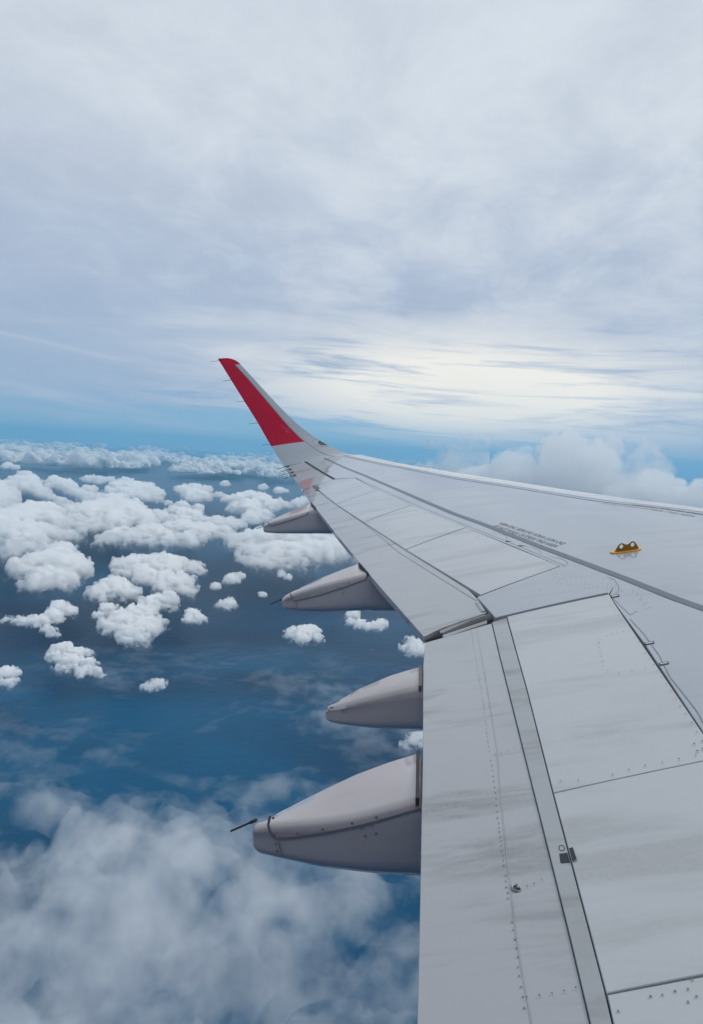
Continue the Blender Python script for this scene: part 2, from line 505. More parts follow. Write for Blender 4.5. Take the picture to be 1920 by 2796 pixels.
# walkway stripe
ribbon('walkway_stripe', [(882, 1249), (1000, 1300), (1240, 1403), (1483, 1495.6), (1700, 1577), (1920, 1661.4), (2300, 1807)], 0.07, M_stripe, n=80, widths=[0.05, 0.055, 0.06, 0.062, 0.062])

# outboard spoilers
sp_in = [((867, 1338), (970, 1305.7)), ((916.7, 1378), (1031.6, 1339)), ((992, 1428), (1126, 1380)), ((1106, 1503), (1274.5, 1441.5)), ((1311, 1628.5), (1533.6, 1548))]
for k in range(4):
    a, b = sp_in[k], sp_in[k + 1]
    s = patch('spoiler', [a[0], b[0]], [a[-1], b[-1]], [a[0], a[-1]], [b[0], b[-1]], M_panel, off=0.007, thick=0.03, gap=0.011, nu=10, nv=12)
# flap under spoilers, outboard
FTE = [(852, 1372), (862.7, 1387), (913, 1452), (981, 1535), (1036, 1601), (1156.6, 1737.7)]
patch('flap', [(829, 1340), (852, 1370.5), (862.7, 1387), (913, 1452), (981, 1535), (1036, 1601), (1156.6, 1737.7)], [(853, 1328), (916.7, 1374), (992, 1424), (1106, 1499), (1300, 1620), (1306, 1632), (1331, 1671)],
      [(829, 1340), (853, 1328)], [(1156.6, 1737.7), (1203, 1715), (1331, 1671)], M_flap, off=-0.004, thick=0.045, gap=0.003, nu=30, nv=10)
# aileron
patch('aileron', [(779, 1277), (826, 1338)], [(831.7, 1260), (912, 1308)], [(779, 1277), (831.7, 1260)], [(826, 1338), (866, 1325), (912, 1309)], M_flap, off=0.0, thick=0.04, gap=0.006, nu=12, nv=10)
# fixed strip between aileron and first spoiler
patch('fixed_panel', [(828, 1339), (865, 1339)], [(912, 1309), (969, 1305)], [(828, 1339), (866, 1326), (912, 1309)], [(865, 1339), (969, 1305)], M_skin, off=-0.001, thick=0.03, gap=0.002, nu=6, nv=10)
patch('dark_hatch', [(852, 1327), (864, 1340)], [(865, 1326), (875, 1335)], [(852, 1327), (865, 1326)], [(864, 1340), (875, 1335)], M_seal, off=0.008, thick=0.03, gap=0.001, nu=4, nv=4)
# kink plate
patch('fixed_panel', [(1302, 1635), (1351.6, 1691.7)], [(1533.6, 1548), (1662, 1622)], [(1302, 1635), (1533.6, 1549)], [(1351.6, 1691.7), (1662, 1622.5)], M_skin, off=0.012, thick=0.05, gap=0.004, nu=14, nv=20)
patch('fixed_panel', [(1533.6, 1548), (1662, 1622)], [(1549, 1543), (1680, 1596)], [(1533.6, 1548), (1549, 1543)], [(1662, 1622), (1680, 1596)], M_skin, off=0.0, thick=0.03, gap=0.0, nu=8, nv=4)

# inboard spoilers
sp1_te = H((1384, 1685.5), (1439, 1886.5), (1510, 2169))
# inboard edge direction of spoilers continues past the frame to the hinge line
def cross2(p, d, q, e):
    m = np.array([[d[0], -e[0]], [d[1], -e[1]]]); s = np.linalg.solve(m, q - p); return p + d * s[0]
a1, a2 = H((1510, 2169), (1920, 2080.7))
c1 = cross2(a1, a2 - a1, hin_xy[1], hin_xy[2] - hin_xy[1])
b1, b2 = H((1654, 2719), (1920, 2666.5))
c2 = cross2(b1, b2 - b1, hin_xy[1], hin_xy[2] - hin_xy[1])
print('sp1', sp1_te, 'c1', c1, 'c2', c2, b1)
SP = []
SP.append(patch('spoiler', sp1_te, [hin_xy[0], c1], [sp1_te[0], hin_xy[0]], [sp1_te[-1], c1], M_panel, off=0.005, thick=0.03, gap=0.0028, nu=24, nv=20, xy=True))
te2 = H((1510, 2169), (1551, 2325.6), (1596, 2496), (1654, 2719))
SP.append(patch('spoiler', te2, [c1, c2], [te2[0], c1], [te2[-1], c2], M_panel, off=0.005, thick=0.03, gap=0.0028, nu=24, nv=20, xy=True))
te3 = H((1654, 2719), (1671, 2796)); te3 = te3[:1] + [te3[0] + (te3[1] - te3[0]) * 6]
SP.append(patch('fixed_panel', te3, [c2, c2 + np.array([0.02, -1.0])], [te3[0], c2], [te3[-1], c2 + np.array([0.02, -1.0])], M_panel, off=0.004, thick=0.03, gap=0.0045, nu=12, nv=12, xy=True))
# shroud strip between the inboard flap and the spoilers
STR = [(1344, 1699), (1367, 1796.6), (1429, 2043), (1506, 2350.6), (1556, 2551), (1614, 2796)]
SPE = [(1384, 1687), (1439, 1886.5), (1510, 2169), (1551, 2325.6), (1596, 2496), (1654, 2719), (1671, 2796)]
def ext_px(L, k=1.6):
    a = H(*L); a.append(a[-1] + (a[-1] - a[-2]) * k); return a
sA, sB = ext_px(STR), ext_px(SPE, 3)
patch('shroud_strip', sA, sB, [sA[0], sB[0]], [sA[-1], sB[-1]], M_strip, off=0.001, thick=0.03, gap=0.001, nu=40, nv=4, xy=True)
# inboard flap
fA = ext_px([(1160.6, 1753), (1155, 1812), (1154, 2046), (1151, 2180), (1147.6, 2375.7), (1137.5, 2796)])
patch('flap', fA, sA, [fA[0], sA[0]], [fA[-1], sA[-1]], M_flap, off=-0.006, thick=0.05, gap=0.0022, nu=40, nv=16, xy=True)


# ------------------------------------------------------------------ winglet
def catmull(P, s):
    P = np.asarray(P, float); n = len(P); k = min(int(s), n - 2); t = s - k
    p0 = P[max(k - 1, 0)]; p1 = P[k]; p2 = P[k + 1]; p3 = P[min(k + 2, n - 1)]
    return 0.5 * ((2 * p1) + (-p0 + p2) * t + (2 * p0 - 5 * p1 + 4 * p2 - p3) * t * t + (-p0 + 3 * p1 - 3 * p2 + p3) * t ** 3)
WL = [  # trailing edge pixel, spanwise y, leading edge pixel, spanwise y, colour split along the chord
    ((779, 1275.5), 15.91, (985, 1241.5), 15.45, 0.70),
    ((764, 1255), 16.05, (938, 1236), 15.72, 0.70),
    ((741, 1218.5), 16.22, (874, 1202), 16.10, 0.695),
    ((722.5, 1187), 16.33, (838, 1178), 16.25, 0.71),
    ((704.5, 1155), 16.42, (803, 1149), 16.36, 0.73),
    ((667.5, 1096), 16.58, (748, 1094), 16.55, 0.76),
    ((631, 1037.5), 16.74, (694, 1035), 16.72, 0.75),
    ((606, 997), 16.85, (657, 995), 16.83, 0.70),
    ((600, 987.5), 16.88, (648.5, 987), 16.86, 0.74),
    ((596.5, 981.8), 16.90, (637, 981), 16.88, 0.74),
    ((594.8, 979.0), 16.91, (622, 977.5), 16.89, 0.74)]
wl_te = [ray(*a) * y for a, y, *_ in WL]; wl_le = [ray(*c) * y for _, _, c, y, _ in WL]; wl_tb = [[r_[4]] for r_ in WL]
def wl_point(s, t):
    a, b = catmull(wl_te, s), catmull(wl_le, s)
    p = lerp(a, b, t); c = np.linalg.norm(b - a)
    e = 1e-2; s2 = min(s + e, len(WL) - 1.0); s1 = s2 - e
    q1 = lerp(catmull(wl_te, s1), catmull(wl_le, s1), t); q2 = lerp(catmull(wl_te, s2), catmull(wl_le, s2), t)
    n = np.cross(b - a, q2 - q1); n = n / np.linalg.norm(n)      # towards inboard / up
    if n[1] > 0 and n[2] < 0.2: n = -n
    if n[2] < 0 and s < 2: n = -n
    camb = 0.028 * c * 4 * t * (1 - t) * (1 - 0.35 * min(s / 3, 1))
    th = 0.30 * c * (0.30 * math.sqrt(max(1 - t, 0)) * (0.15 + t) ** 0.6 * (t ** 0.5)) + 0.004
    return p + n * camb, p + n * (camb - th)
def wl_sheet(name, s0, s1, tsel, mat, parent, off=0.0, ns=30, nt=10, outer=True):
    V, Fc = [], []
    ss = np.linspace(s0, s1, ns)
    for s in ss:
        tb = float(catmull(wl_tb, s)[0]); lo, hi = tsel(tb)
        for t in np.linspace(lo, hi, nt):
            if hi >= 1: t = lo + (hi - lo) * (1 - (1 - (t - lo) / (hi - lo)) ** 1.6)
            i, o = wl_point(s, t); d = (i - o) / np.linalg.norm(i - o)
            V.append(i + d * off)
    for s in ss:
        tb = float(catmull(wl_tb, s)[0]); lo, hi = tsel(tb)
        for t in np.linspace(lo, hi, nt):
            if hi >= 1: t = lo + (hi - lo) * (1 - (1 - (t - lo) / (hi - lo)) ** 1.6)
            i, o = wl_point(s, t); d = (i - o) / np.linalg.norm(i - o)
            V.append(o - d * off)
    N = ns * nt
    for j in range(ns - 1):
        for i in range(nt - 1):
            k = j * nt + i
            Fc.append((k, k + 1, k + nt + 1, k + nt)); Fc.append((N + k, N + k + nt, N + k + nt + 1, N + k + 1))
    for j in range(ns - 1):
        for i in (0, nt - 1):
            k = j * nt + i; Fc.append((k, k + nt, N + k + nt, N + k) if i == 0 else (k + nt, k, N + k, N + k + nt))
    for j in (0, ns - 1):
        for i in range(nt - 1):
            k = j * nt + i; Fc.append((k, N + k, N + k + 1, k + 1) if j == 0 else (k + 1, N + k + 1, N + k, k))
    me = wobj(name, V, Fc, mat, parent, auto=40)
    bm = bmesh.new(); bm.from_mesh(me.data); bmesh.ops.recalc_face_normals(bm, faces=bm.faces); bm.to_mesh(me.data); bm.free()
    return me
winglet = wl_sheet('winglet', 0.0, 2.0, lambda tb: (0.0, 1.0), M_wlet, wing, ns=26, nt=30)
red = wl_sheet('red_panel', 2.0, 7.0, lambda tb: (0.0, tb), M_red, winglet, ns=50, nt=14)
red['label'] = 'red aft skin of the winglet'
wl_sheet('leading_edge', 2.0, 7.0, lambda tb: (tb + 0.004, 1.0), M_wlet, winglet, ns=50, nt=12)
tipc = wl_sheet('tip_cap', 7.0, 10.0, lambda tb: (0.0, 1.0), M_red, winglet, ns=18, nt=24)

def wl_line(name, pts_st, width, mat, off=0.0015, parent=None, n=40, kind=None):
    """line on the winglet's inboard face; pts = (s, t)"""
    pts = resample(pts_st, n); V, Fc = [], []
    P3 = []
    for s, t in pts:
        i, o = wl_point(float(s), float(t)); d = (i - o) / np.linalg.norm(i - o); P3.append((i + d * off, d))
    for k in range(n):
        a = P3[max(k - 1, 0)][0]; b = P3[min(k + 1, n - 1)][0]; q = np.cross(b - a, P3[k][1]); q = q / np.linalg.norm(q)
        V += [P3[k][0] - q * width / 2, P3[k][0] + q * width / 2]
    for k in range(n - 1): Fc.append((2 * k, 2 * k + 1, 2 * k + 3, 2 * k + 2))
    return wobj(name, V, Fc, mat, parent or winglet)
wl_line('seam', [(s, float(catmull(wl_tb, s)[0]) + 0.002) for s in np.linspace(0.15, 7, 30)], 0.012, M_line, n=60)
wl_line('seam', [(0.12, t) for t in np.linspace(0.0, 1, 12)], 0.012, M_line)
def wl_dots(name, pts, r=0.006, mat=M_bolt):
    V, Fc = [], []
    for s, t in pts:
        i, o = wl_point(s, t); n = (i - o) / np.linalg.norm(i - o); a = np.cross(n, [1, 0, 0]); a /= np.linalg.norm(a); c = np.cross(n, a); b = len(V)
        for k in range(6): V.append(i + n * .0025 + a * r * cos(k * pi / 3) + c * r * sin(k * pi / 3))
        Fc.append(tuple(range(b, b + 6)))
    o = wobj(name, V, Fc, mat, winglet, smooth=False); o['kind'] = 'stuff'; return o
pts = []
for s in np.linspace(0.3, 6.9, 110): pts.append((s, min(.97, float(catmull(wl_tb, s)[0]) + 0.035)))
for t in np.linspace(.76, .97, 9): pts.append((2.55, t))
for t in np.linspace(.80, .97, 8): pts.append((3.75, t))
for k in range(4):
    for s in np.linspace(0.5, 1.85, 10): pts.append((s, 0.42 + k * .075 + .03 * s * (k - 1)))
wl_dots('fasteners', pts, 0.0055)
M_pale = plain('pale_primer_spots', (0.55, 0.28, 0.30), 0.5)
wl_dots('filler_spots', [(3.0 + rng.uniform(0, .75), .60 + rng.uniform(-.05, .08)) for _ in range(13)], 0.010, M_pale)
# navigation lamp set in the leading edge root
def lamp():
    V = []; Fc = []
    st = [(1.90, .93), (1.98, .985), (1.62, .985), (1.66, .88), (1.80, .885)]
    for s, t in st:
        i, o = wl_point(s, t); d = (i - o) / np.linalg.norm(i - o); V.append(i + d * .004)
    for s, t in st:
        i, o = wl_point(s, t); d = (i - o) / np.linalg.norm(i - o); V.append(i - d * .02)
    n = len(st); Fc.append(tuple(range(n)))
    for k in range(n): Fc.append((k, (k + 1) % n, n + (k + 1) % n, n + k))
    o = wobj('navigation_lamp', V, Fc, M_lens, winglet, smooth=False)
    fr = wl_line('lamp_frame', [(1.55, .99), (1.55, .83), (1.80, .80), (2.05, .86), (2.10, .97)], 0.008, M_line, parent=winglet)
lamp()

# static dischargers
def rod(name, a, b, r0, r1, mat, parent, seg=6):
    a, b = np.asarray(a, float), np.asarray(b, float); d = b - a; d /= np.linalg.norm(d)
    u = np.cross(d, [0, 0, 1]); u /= np.linalg.norm(u); v = np.cross(d, u); V = []
    for f, r in ((0, r0), (0.22, r0), (0.28, r1), (1, r1)):
        c = a + (b - a) * f
        for k in range(seg): V.append(c + u * r * cos(2 * pi * k / seg) + v * r * sin(2 * pi * k / seg))
    Fc = []
    for j in range(3):
        for k in range(seg): Fc.append((j * seg + k, j * seg + (k + 1) % seg, (j + 1) * seg + (k + 1) % seg, (j + 1) * seg + k))
    Fc.append(tuple(range(seg))[::-1]); Fc.append(tuple(3 * seg + k for k in range(seg)))
    return wobj(name, V, Fc, mat, parent)
for (bx, by), (tx, ty), y in (((605, 984), (576, 987.5), 16.88), ((632, 1037), (609, 1041), 16.72), ((671, 1094.6), (644, 1098), 16.56), ((706, 1154.6), (680, 1157.5), 16.40), ((742, 1212.5), (716, 1215.5), 16.2)):
    rod('static_wick', ray(bx, by) * (y - .03), ray(tx, ty) * (y - .03), 0.007, 0.0045, M_dark, winglet)
for (bx, by), (tx, ty) in (((789, 1273.2), (758.7, 1280.8)), ((796, 1281.5), (764, 1288.8)), ((802, 1289.7), (770, 1297.2)), ((808.5, 1298), (776, 1306.6))):
    h = hit(bx, by); rod('static_wick', np.array([h[0], h[1], S(*h) + .015]), ray(tx, ty) * (h[1] - .02), 0.012, 0.006, M_dark, wing)

# ------------------------------------------------------------------ flap track fairings
def plane_hit(px, py, y0, k, x0):
    """ray with the upright plane y = y0 + k * (x0 - x)"""
    d = ray(px, py); lam = (y0 + k * x0) / (1.0 + k * d[0]); return d * lam
def fairing(ridge, far, keel, seam=None, wick=None, cap=None, bolts=(), joint=True, tail_w=0.30, strip=None):
    xf0 = te_hit(*far[-1])[0]; yn = te_hit(*ridge[-1])[1]; yf = te_hit(*far[-1])[1]; x0 = te_hit(*ridge[-1])[0]; wd = yf - yn
    Ltail = x0 - plane_hit(*ridge[0], yn, 0, x0)[0]
    kn = wd * (1 - tail_w) * 0.5 / Ltail; kf = -kn
    yc = lambda x: 0.5 * (yn + yf)
    near_y = lambda x: yn + kn * (x0 - x) if x < x0 else yn
    far_y = lambda x: yf + kf * (x0 - x) if x < x0 else yf
    R3 = np.array([plane_hit(*p, yn, kn, x0) for p in ridge]); F3 = np.array([plane_hit(*p, yf, kf, x0) for p in far])
    K3 = np.array([plane_hit(*p, yn + wd * .30, kn * .5, x0) for p in keel])
    def curve(A, smooth=True):
        o = np.argsort(A[:, 0]); xs, zs = A[o, 0], A[o, 2]
        if len(xs) >= 4: co_ = np.polyfit(xs, zs, 3 if len(xs) > 5 else 2)
        return lambda x: float(np.interp(x, xs, zs)) if x <= xs[-1] else float(zs[-1] + (zs[-1] - zs[-2]) / (xs[-1] - xs[-2]) * (x - xs[-1]) * .6)
    zr, zf, zk = curve(R3), curve(F3), curve(K3)
    xt = R3[0][0]; xe = x0 + 1.1
    xs = np.concatenate([[xt, xt + .012, xt + .03], np.linspace(xt + .06, x0 - .012, 26), np.linspace(x0 + .03, xe, 8)])
    V, Fc = [], []; nseg = None
    for q, x in enumerate(xs):
        a, b = near_y(x), far_y(x); zt, zu, zb = zr(x), zf(x), zk(x)
        if x > x0: zt = zr(x0) - 0.05 - 0.03 * (x - x0); zu = zt; zb = min(zk(x0), zk(x)) if x < x0 + 5 else zb
        if xf0 - .005 < x <= x0: zu -= 0.03 + 0.3 * (x - xf0)
        h = zt - zb; r = min(0.035, (b - a) * .3, h * .3)
        sec = [(b - r * .5, zu), (lerp(a + r, b - r, .6), lerp(zt, zu, .6)), (a + r, zt), (a + r * .3, zt - r * .25), (a, zt - r * .9)]
        for f in (.25, .5, .72): sec.append((a + 0.004 * sin(pi * f), lerp(zt, zb, f)))
        rb = min((b - a) * .42, h * .28)
        sec += [(a + rb * .12, zb + rb * .55), (a + rb * .45, zb + rb * .15), (lerp(a, b, .5), zb)]
        sec += [(b - rb * .45, zb + rb * .15), (b - rb * .12, zb + rb * .55), (b, lerp(zt, zb, .5)), (b, zu - r * .6)]
        if q < 2:                       # rounded tail face
            cyy = 0.5 * (a + b); cz = 0.5 * (zt + zb); f = (0.78, 0.93)[q]
            sec = [(cyy + (y - cyy) * f, cz + (z - cz) * f) for y, z in sec]
        V += [(x, y, z) for y, z in sec]; nseg = len(sec)
    for j in range(len(xs) - 1):
        for i in range(nseg):
            k, k2 = j * nseg + i, j * nseg + (i + 1) % nseg
            Fc.append((k, k2, k2 + nseg, k + nseg))
    Fc.append(tuple(range(nseg))[::-1]); Fc.append(tuple((len(xs) - 1) * nseg + i for i in range(nseg)))
    body = wobj('flap_track_fairing', V, Fc, M_fair, wing, auto=55)
    bm = bmesh.new(); bm.from_mesh(body.data); bmesh.ops.recalc_face_normals(bm, faces=bm.faces); bm.to_mesh(body.data); bm.free()
    def side(px, py, o=0.004): p = plane_hit(px, py, yn, kn, x0); return p - np.array([0, o, 0])
    def side_ribbon(name, px, wid, mat, n=40):
        P3 = resample([side(*p) for p in px], n); Vv, Ff = [], []
        for k in range(n):
            d = P3[min(k + 1, n - 1)] - P3[max(k - 1, 0)]; q_ = np.array([-d[2], 0, d[0]]); q_ /= np.linalg.norm(q_) + 1e-9
            Vv += [P3[k] - q_ * wid / 2, P3[k] + q_ * wid / 2]
        for k in range(n - 1): Ff.append((2 * k, 2 * k + 2, 2 * k + 3, 2 * k + 1))
        return wobj(name, Vv, Ff, mat, body)
    if seam: side_ribbon('cover_seam', seam, 0.011, M_line)
    if cap: side_ribbon('tail_cap_seam', cap, 0.005, M_line, 12)
    if bolts:
        Vv, Ff = [], []
        for p in bolts:
            c = side(*p, .006); b_ = len(Vv)
            for k in range(8): Vv.append(c + np.array([cos(k * pi / 4), 0, sin(k * pi / 4)]) * .006)
            Ff.append(tuple(range(b_, b_ + 8)))
        o = wobj('fasteners', Vv, Ff, M_bolt, body, smooth=False); o['kind'] = 'stuff'
    if wick: rod('static_wick', side(*wick[0], -wd * .25), side(*wick[1], -wd * .25), 0.008, 0.0045, M_dark, body)
    if joint:                           # dark rubber joint where the moving tail meets the flap
        p, q_ = np.array([x0 - .012, near_y(x0) - .006, zr(x0)]), np.array([xf0 - .012, far_y(xf0), zf(xf0)])
        Vv = []
        for c in (p, q_):
            for ddx, ddz in ((-.006, .002), (.010, .002), (.010, -.03), (-.006, -.03)): Vv.append(c + np.array([ddx, 0, ddz]))
        wobj('joint_strip', Vv, [(0, 1, 5, 4), (1, 2, 6, 5), (2, 3, 7, 6), (3, 0, 4, 7), (0, 3, 2, 1), (4, 5, 6, 7)], M_seal if joint == 2 else M_dark, body, smooth=False)
    return body
fairing(ridge=[(687.5, 2258), (744.5, 2250), (887, 2239), (960, 2228), (1018.6, 2214), (1080, 2198), (1147, 2178)],
        far=[(690, 2250), (744.5, 2223.7), (843, 2173), (910, 2140), (974.7, 2109.7), (1060, 2078), (1148, 2051)],
        keel=[(694, 2312), (710, 2322), (768.6, 2335.5), (887, 2357.5), (1018.6, 2370.6), (1090, 2375), (1145.8, 2376)],
        seam=[(739, 2227), (733, 2248), (735, 2262), (742, 2280), (751, 2289.5), (800, 2287), (887, 2274), (960, 2260), (1018.6, 2245.6), (1150, 2207.5)],
        cap=[(761, 2293), (770, 2334)], wick=[(686.6, 2268), (614, 2300)],
        bolts=[(749, 2279), (813.5, 2274), (882, 2263), (962, 2246), (1028, 2230), (1138, 2199), (989, 2259), (998, 2281), (1017, 2252), (1028, 2274), (754, 2303), (757, 2321), (747, 2232)])
fairing(ridge=[(888, 1936), (904.6, 1929), (960, 1916), (1018.6, 1901), (1080, 1887), (1152, 1872)],
        far=[(889, 1928), (913, 1919), (974.7, 1881.6), (1062.5, 1844), (1110, 1829), (1152, 1817)],
        keel=[(890, 1960), (898, 1968), (931, 1974.6), (1018.6, 1985.5), (1080, 1987), (1154.6, 1987)],
        bolts=[(893, 1934), (899, 1938), (903, 1932), (908, 1931)], joint=2)
fairing(ridge=[(769, 1634), (800, 1620), (870, 1597), (940, 1580), (1008, 1564)],
        far=[(771, 1630), (792.5, 1618.4), (869, 1581), (935, 1554.8), (984, 1537)],
        keel=[(772, 1655), (777, 1661), (812, 1668), (895.6, 1671), (1001, 1667), (1082, 1659)],
        seam=[(793, 1620), (797, 1634), (804, 1641), (870, 1626), (935, 1605), (1000, 1582), (1004, 1570)],
        cap=[(810, 1643), (813, 1668)], wick=[(768, 1640), (732.5, 1655.7)],
        bolts=[(838, 1627), (876, 1616), (921, 1602), (952, 1591), (1000, 1576), (933, 1608), (947, 1603), (937, 1619), (804, 1648), (805, 1661)])
fairing(ridge=[(718.5, 1433), (733, 1427), (790, 1410), (838.6, 1396), (862, 1387)],
        far=[(719, 1430), (733, 1425), (755, 1413), (803.5, 1392.5), (834, 1380.7), (853, 1373)],
        keel=[(719.5, 1450), (725, 1454), (760, 1457), (860.5, 1458), (913, 1452)],
        seam=[(733, 1425), (735, 1433), (742, 1437), (790, 1422), (840, 1405), (843, 1398)],
        wick=[(718, 1438), (695, 1446)],
        bolts=[(751, 1429), (803, 1416), (822, 1410), (838, 1402), (795, 1421)])

# rubber tube seal in the notch between the two flaps
def tube(name, pts, rad, mat, parent=wing, seg=10, n=24):
    P3 = resample(pts, n); V, Fc = [], []
    for k in range(n):
        d = P3[min(k + 1, n - 1)] - P3[max(k - 1, 0)]; d /= np.linalg.norm(d); u = np.cross(d, [0, 0, 1]); u /= np.linalg.norm(u); v = np.cross(u, d)
        r = rad[0] + (rad[1] - rad[0]) * k / (n - 1)
        for s in range(seg): V.append(P3[k] + u * r * cos(2 * pi * s / seg) + v * r * sin(2 * pi * s / seg))
    for k in range(n - 1):
        for s in range(seg): Fc.append((k * seg + s, k * seg + (s + 1) % seg, (k + 1) * seg + (s + 1) % seg, (k + 1) * seg + s))
    Fc.append(tuple(range(seg))); Fc.append(tuple((n - 1) * seg + s for s in range(seg))[::-1])
    return wobj(name, V, Fc, mat, parent)
def onS(px, py, o): h = hit(px, py); return np.array([h[0], h[1], S(*h) + o])
tube('flap_seal', [onS(1204, 1727, -.04), onS(1240, 1714, -.035), (onS(1290, 1695, -.03)), onS(1345, 1678, -.03)], (0.03, 0.04), M_seal)
tube('seal_tip', [onS(1164, 1738, -.03), onS(1210, 1725, -.035)], (0.008, 0.03), M_dark)
patch('seal_bracket', [(1200, 1717), (1203, 1727)], [(1322, 1668), (1325, 1674)], [(1200, 1717), (1322, 1668)], [(1203, 1727), (1325, 1674)], M_strip, off=-.012, thick=0.02, gap=0.0, nu=3, nv=8)
patch('seal_bracket', [(1212, 1737), (1330, 1698)], [(1208, 1731), (1330, 1690)], [(1212, 1737), (1208, 1731)], [(1330, 1698), (1330, 1690)], M_strip, off=-.008, thick=0.02, gap=0.0, nu=8, nv=2)
patch('hinge_bracket', [(1298, 1645), (1316, 1670)], [(1305, 1641), (1326, 1669)], [(1298, 1645), (1305, 1641)], [(1316, 1670), (1326, 1669)], M_strip, off=.004, thick=0.02, gap=0.0, nu=4, nv=2)
patch('shroud_cap', [(1341, 1700), (1352, 1712)], [(1378, 1687), (1384, 1700)], [(1341, 1700), (1378, 1687)], [(1352, 1712), (1384, 1700)], M_seal, off=.0, thick=0.02, gap=0.0, nu=3, nv=3)

# ------------------------------------------------------------------ faint seams, slots, fasteners
ribbon('seam', [(1001, 1434), (1091, 1509), (1299, 1638)], 0.005, M_line, off=-.0025, n=40)
ribbon('seam', [(878, 1350), (1001, 1434)], 0.005, M_line, off=-.0025, n=20)
ribbon('aileron_gap', [(832, 1260), (912, 1308)], 0.05, M_dark, off=0.003, n=20)  # dark line along the forward edge of the aileron
ribbon('seam', [(1301, 1714), (1317, 1797), (1334, 1900), (1358, 2046), (1364, 2140), (1386, 2350), (1409, 2545), (1428, 2660), (1453, 2796)], 0.003, M_strip, off=-.004, n=60)
for a, b in (((1669, 1630), (1692, 1626)), ((1761, 1759), (1787, 1754)), ((1801, 1815), (1827, 1810))):
    q = [(a[0], a[1] + 3), (a[0] - 2, a[1] - 3), (b[0] - 2, b[1] - 3), (b[0], b[1] + 3)]
    bq = H(*q); cen = sum(bq) / 4
    def quad(name, sc_, mat, off, thick):
        V = [(cen[0] + (p[0] - cen[0]) * sc_[0], cen[1] + (p[1] - cen[1]) * sc_[1]) for p in bq]
        V3 = [(x, y, S(x, y) + off) for x, y in V] + [(x, y, S(x, y) + off - thick) for x, y in V]
        return wobj(name, V3, [(0, 1, 2, 3), (0, 4, 5, 1), (1, 5, 6, 2), (2, 6, 7, 3), (3, 7, 4, 0)], mat, wing, smooth=False)
    quad('hinge_slot', (1.0, 1.1), M_dark, .0028, .003); quad('hinge_cover', (.8, .62), M_skin, .0040, .003)
for p in ((1385, 1478), (1420, 1490)):
    h = hit(*p); V = [(h[0] + a, h[1] + b, S(h[0], h[1]) + .004) for a, b in ((-.015, -.01), (.09, -.035), (.09, .0), (-.01, .02))]
    wobj('hinge_slot', V, [(0, 1, 2, 3)], M_bolt, wing, smooth=False)
def loopline(pts, n): return (pts, n)
dots('fasteners', [
    ([(1636, 1757), (1640, 1748), (1655, 1740), (1675, 1735), (1696, 1770 - 35 - 5), (1718, 1726)], 8),
    ([(1634, 1760), (1634, 1772), (1640, 1790), (1650, 1830), (1665, 1840), (1688, 1841), (1712, 1838), (1737, 1835), (1762, 1831)], 10)], 0.0065, off=.0105)
dots('fasteners', [([(1395, 1682), (1660, 1624)], 16), ([(1648, 1630), (1672, 1660), (1740, 1755), (1800, 1845), (1880, 1968), (1920, 2030)], 26), ([(1530, 2139), (1590, 2137), (1650, 2126), (1700, 2113), (1748, 2098), (1785, 2093), (1830, 2083), (1900, 2069)], 9)], 0.0065, off=.0105)
dots('fasteners', [([(1895, 2036), (1917, 2030)], 2), ([(1905, 2056), (1919, 2050)], 2)], 0.009, off=.0105)
dots('fasteners', [([(1287, 1716), (1293, 1760), (1303, 1820), (1316, 1890)], 26), ([(1318, 1905), (1332, 2010), (1345, 2100), (1360, 2230)], 26), ([(1362, 2245), (1377, 2360), (1388, 2450)], 16), ([(1391, 2470), (1401, 2531), (1420, 2665), (1434, 2779)], 13)], 0.0052, off=-.0035)
dots('fasteners', [([(1352, 2060), (1400, 2045), (1460, 2030)], 7), ([(1440, 2719), (1460, 2718), (1498, 2711), (1535, 2703), (1571, 2694), (1607, 2686)], 6), ([(1440, 2419), (1480, 2400)], 3)], 0.0052, off=-.001)
dots('fasteners', [([(1775, 2728), (1809, 2721), (1843, 2714), (1877, 2707), (1911, 2700)], 5), ([(1892, 2682), (1894, 2683)], 1), ([(1880, 2741), (1903, 2725)], 2), ([(1688, 2766), (1751, 2769)], 2)], 0.0058, off=.007)
rowsK = []
for k in range(5):
    f = k / 5.0
    rowsK.append(([(1505 + 20 * f, 1563 - 3 * f + 9 * k), (1600 + 15 * f, 1575 + 9 * k), (1670, 1598 + 4 * k)], 14))
rowsK += [([(1560, 1546), (1610, 1556), (1655, 1576), (1680, 1600), (1682, 1613)], 24), ([(1570, 1543), (1625, 1555), (1668, 1575)], 16), ([(1440, 1637), (1560, 1618), (1680, 1601)], 22), ([(1410, 1640), (1520, 1600), (1560, 1560)], 14)]
dots('fasteners', rowsK, 0.0050, M_line, off=.014)
dots('fasteners', [([(1697, 1613), (1727, 1611), (1743, 1630), (1754, 1647), (1766, 1664)], 6), ([(1745, 1607), (1742, 1622), (1757, 1640), (1775, 1660)], 5), ([(1700, 1613), (1702, 1614)], 1)], 0.0065, off=.003)
for c in ((1470, 1509, 26, 15), (1330, 1437 + 22, 20, 10), (1180, 1398 + 0, 14, 6), (1062, 1362, 10, 4)):
    x, y, a, b = c
    dots('fasteners', [([(x + a, y + b * .2 + 3), (x - a * .4, y + b * .3), (x - a * 1.4, y + b * .9), (x - a * 1.5, y + b * 1.4), (x - a * .9, y + b * 1.8), (x + a * .9, y + b * 1.1)], 14)], 0.0055, M_bolt, off=.0098)
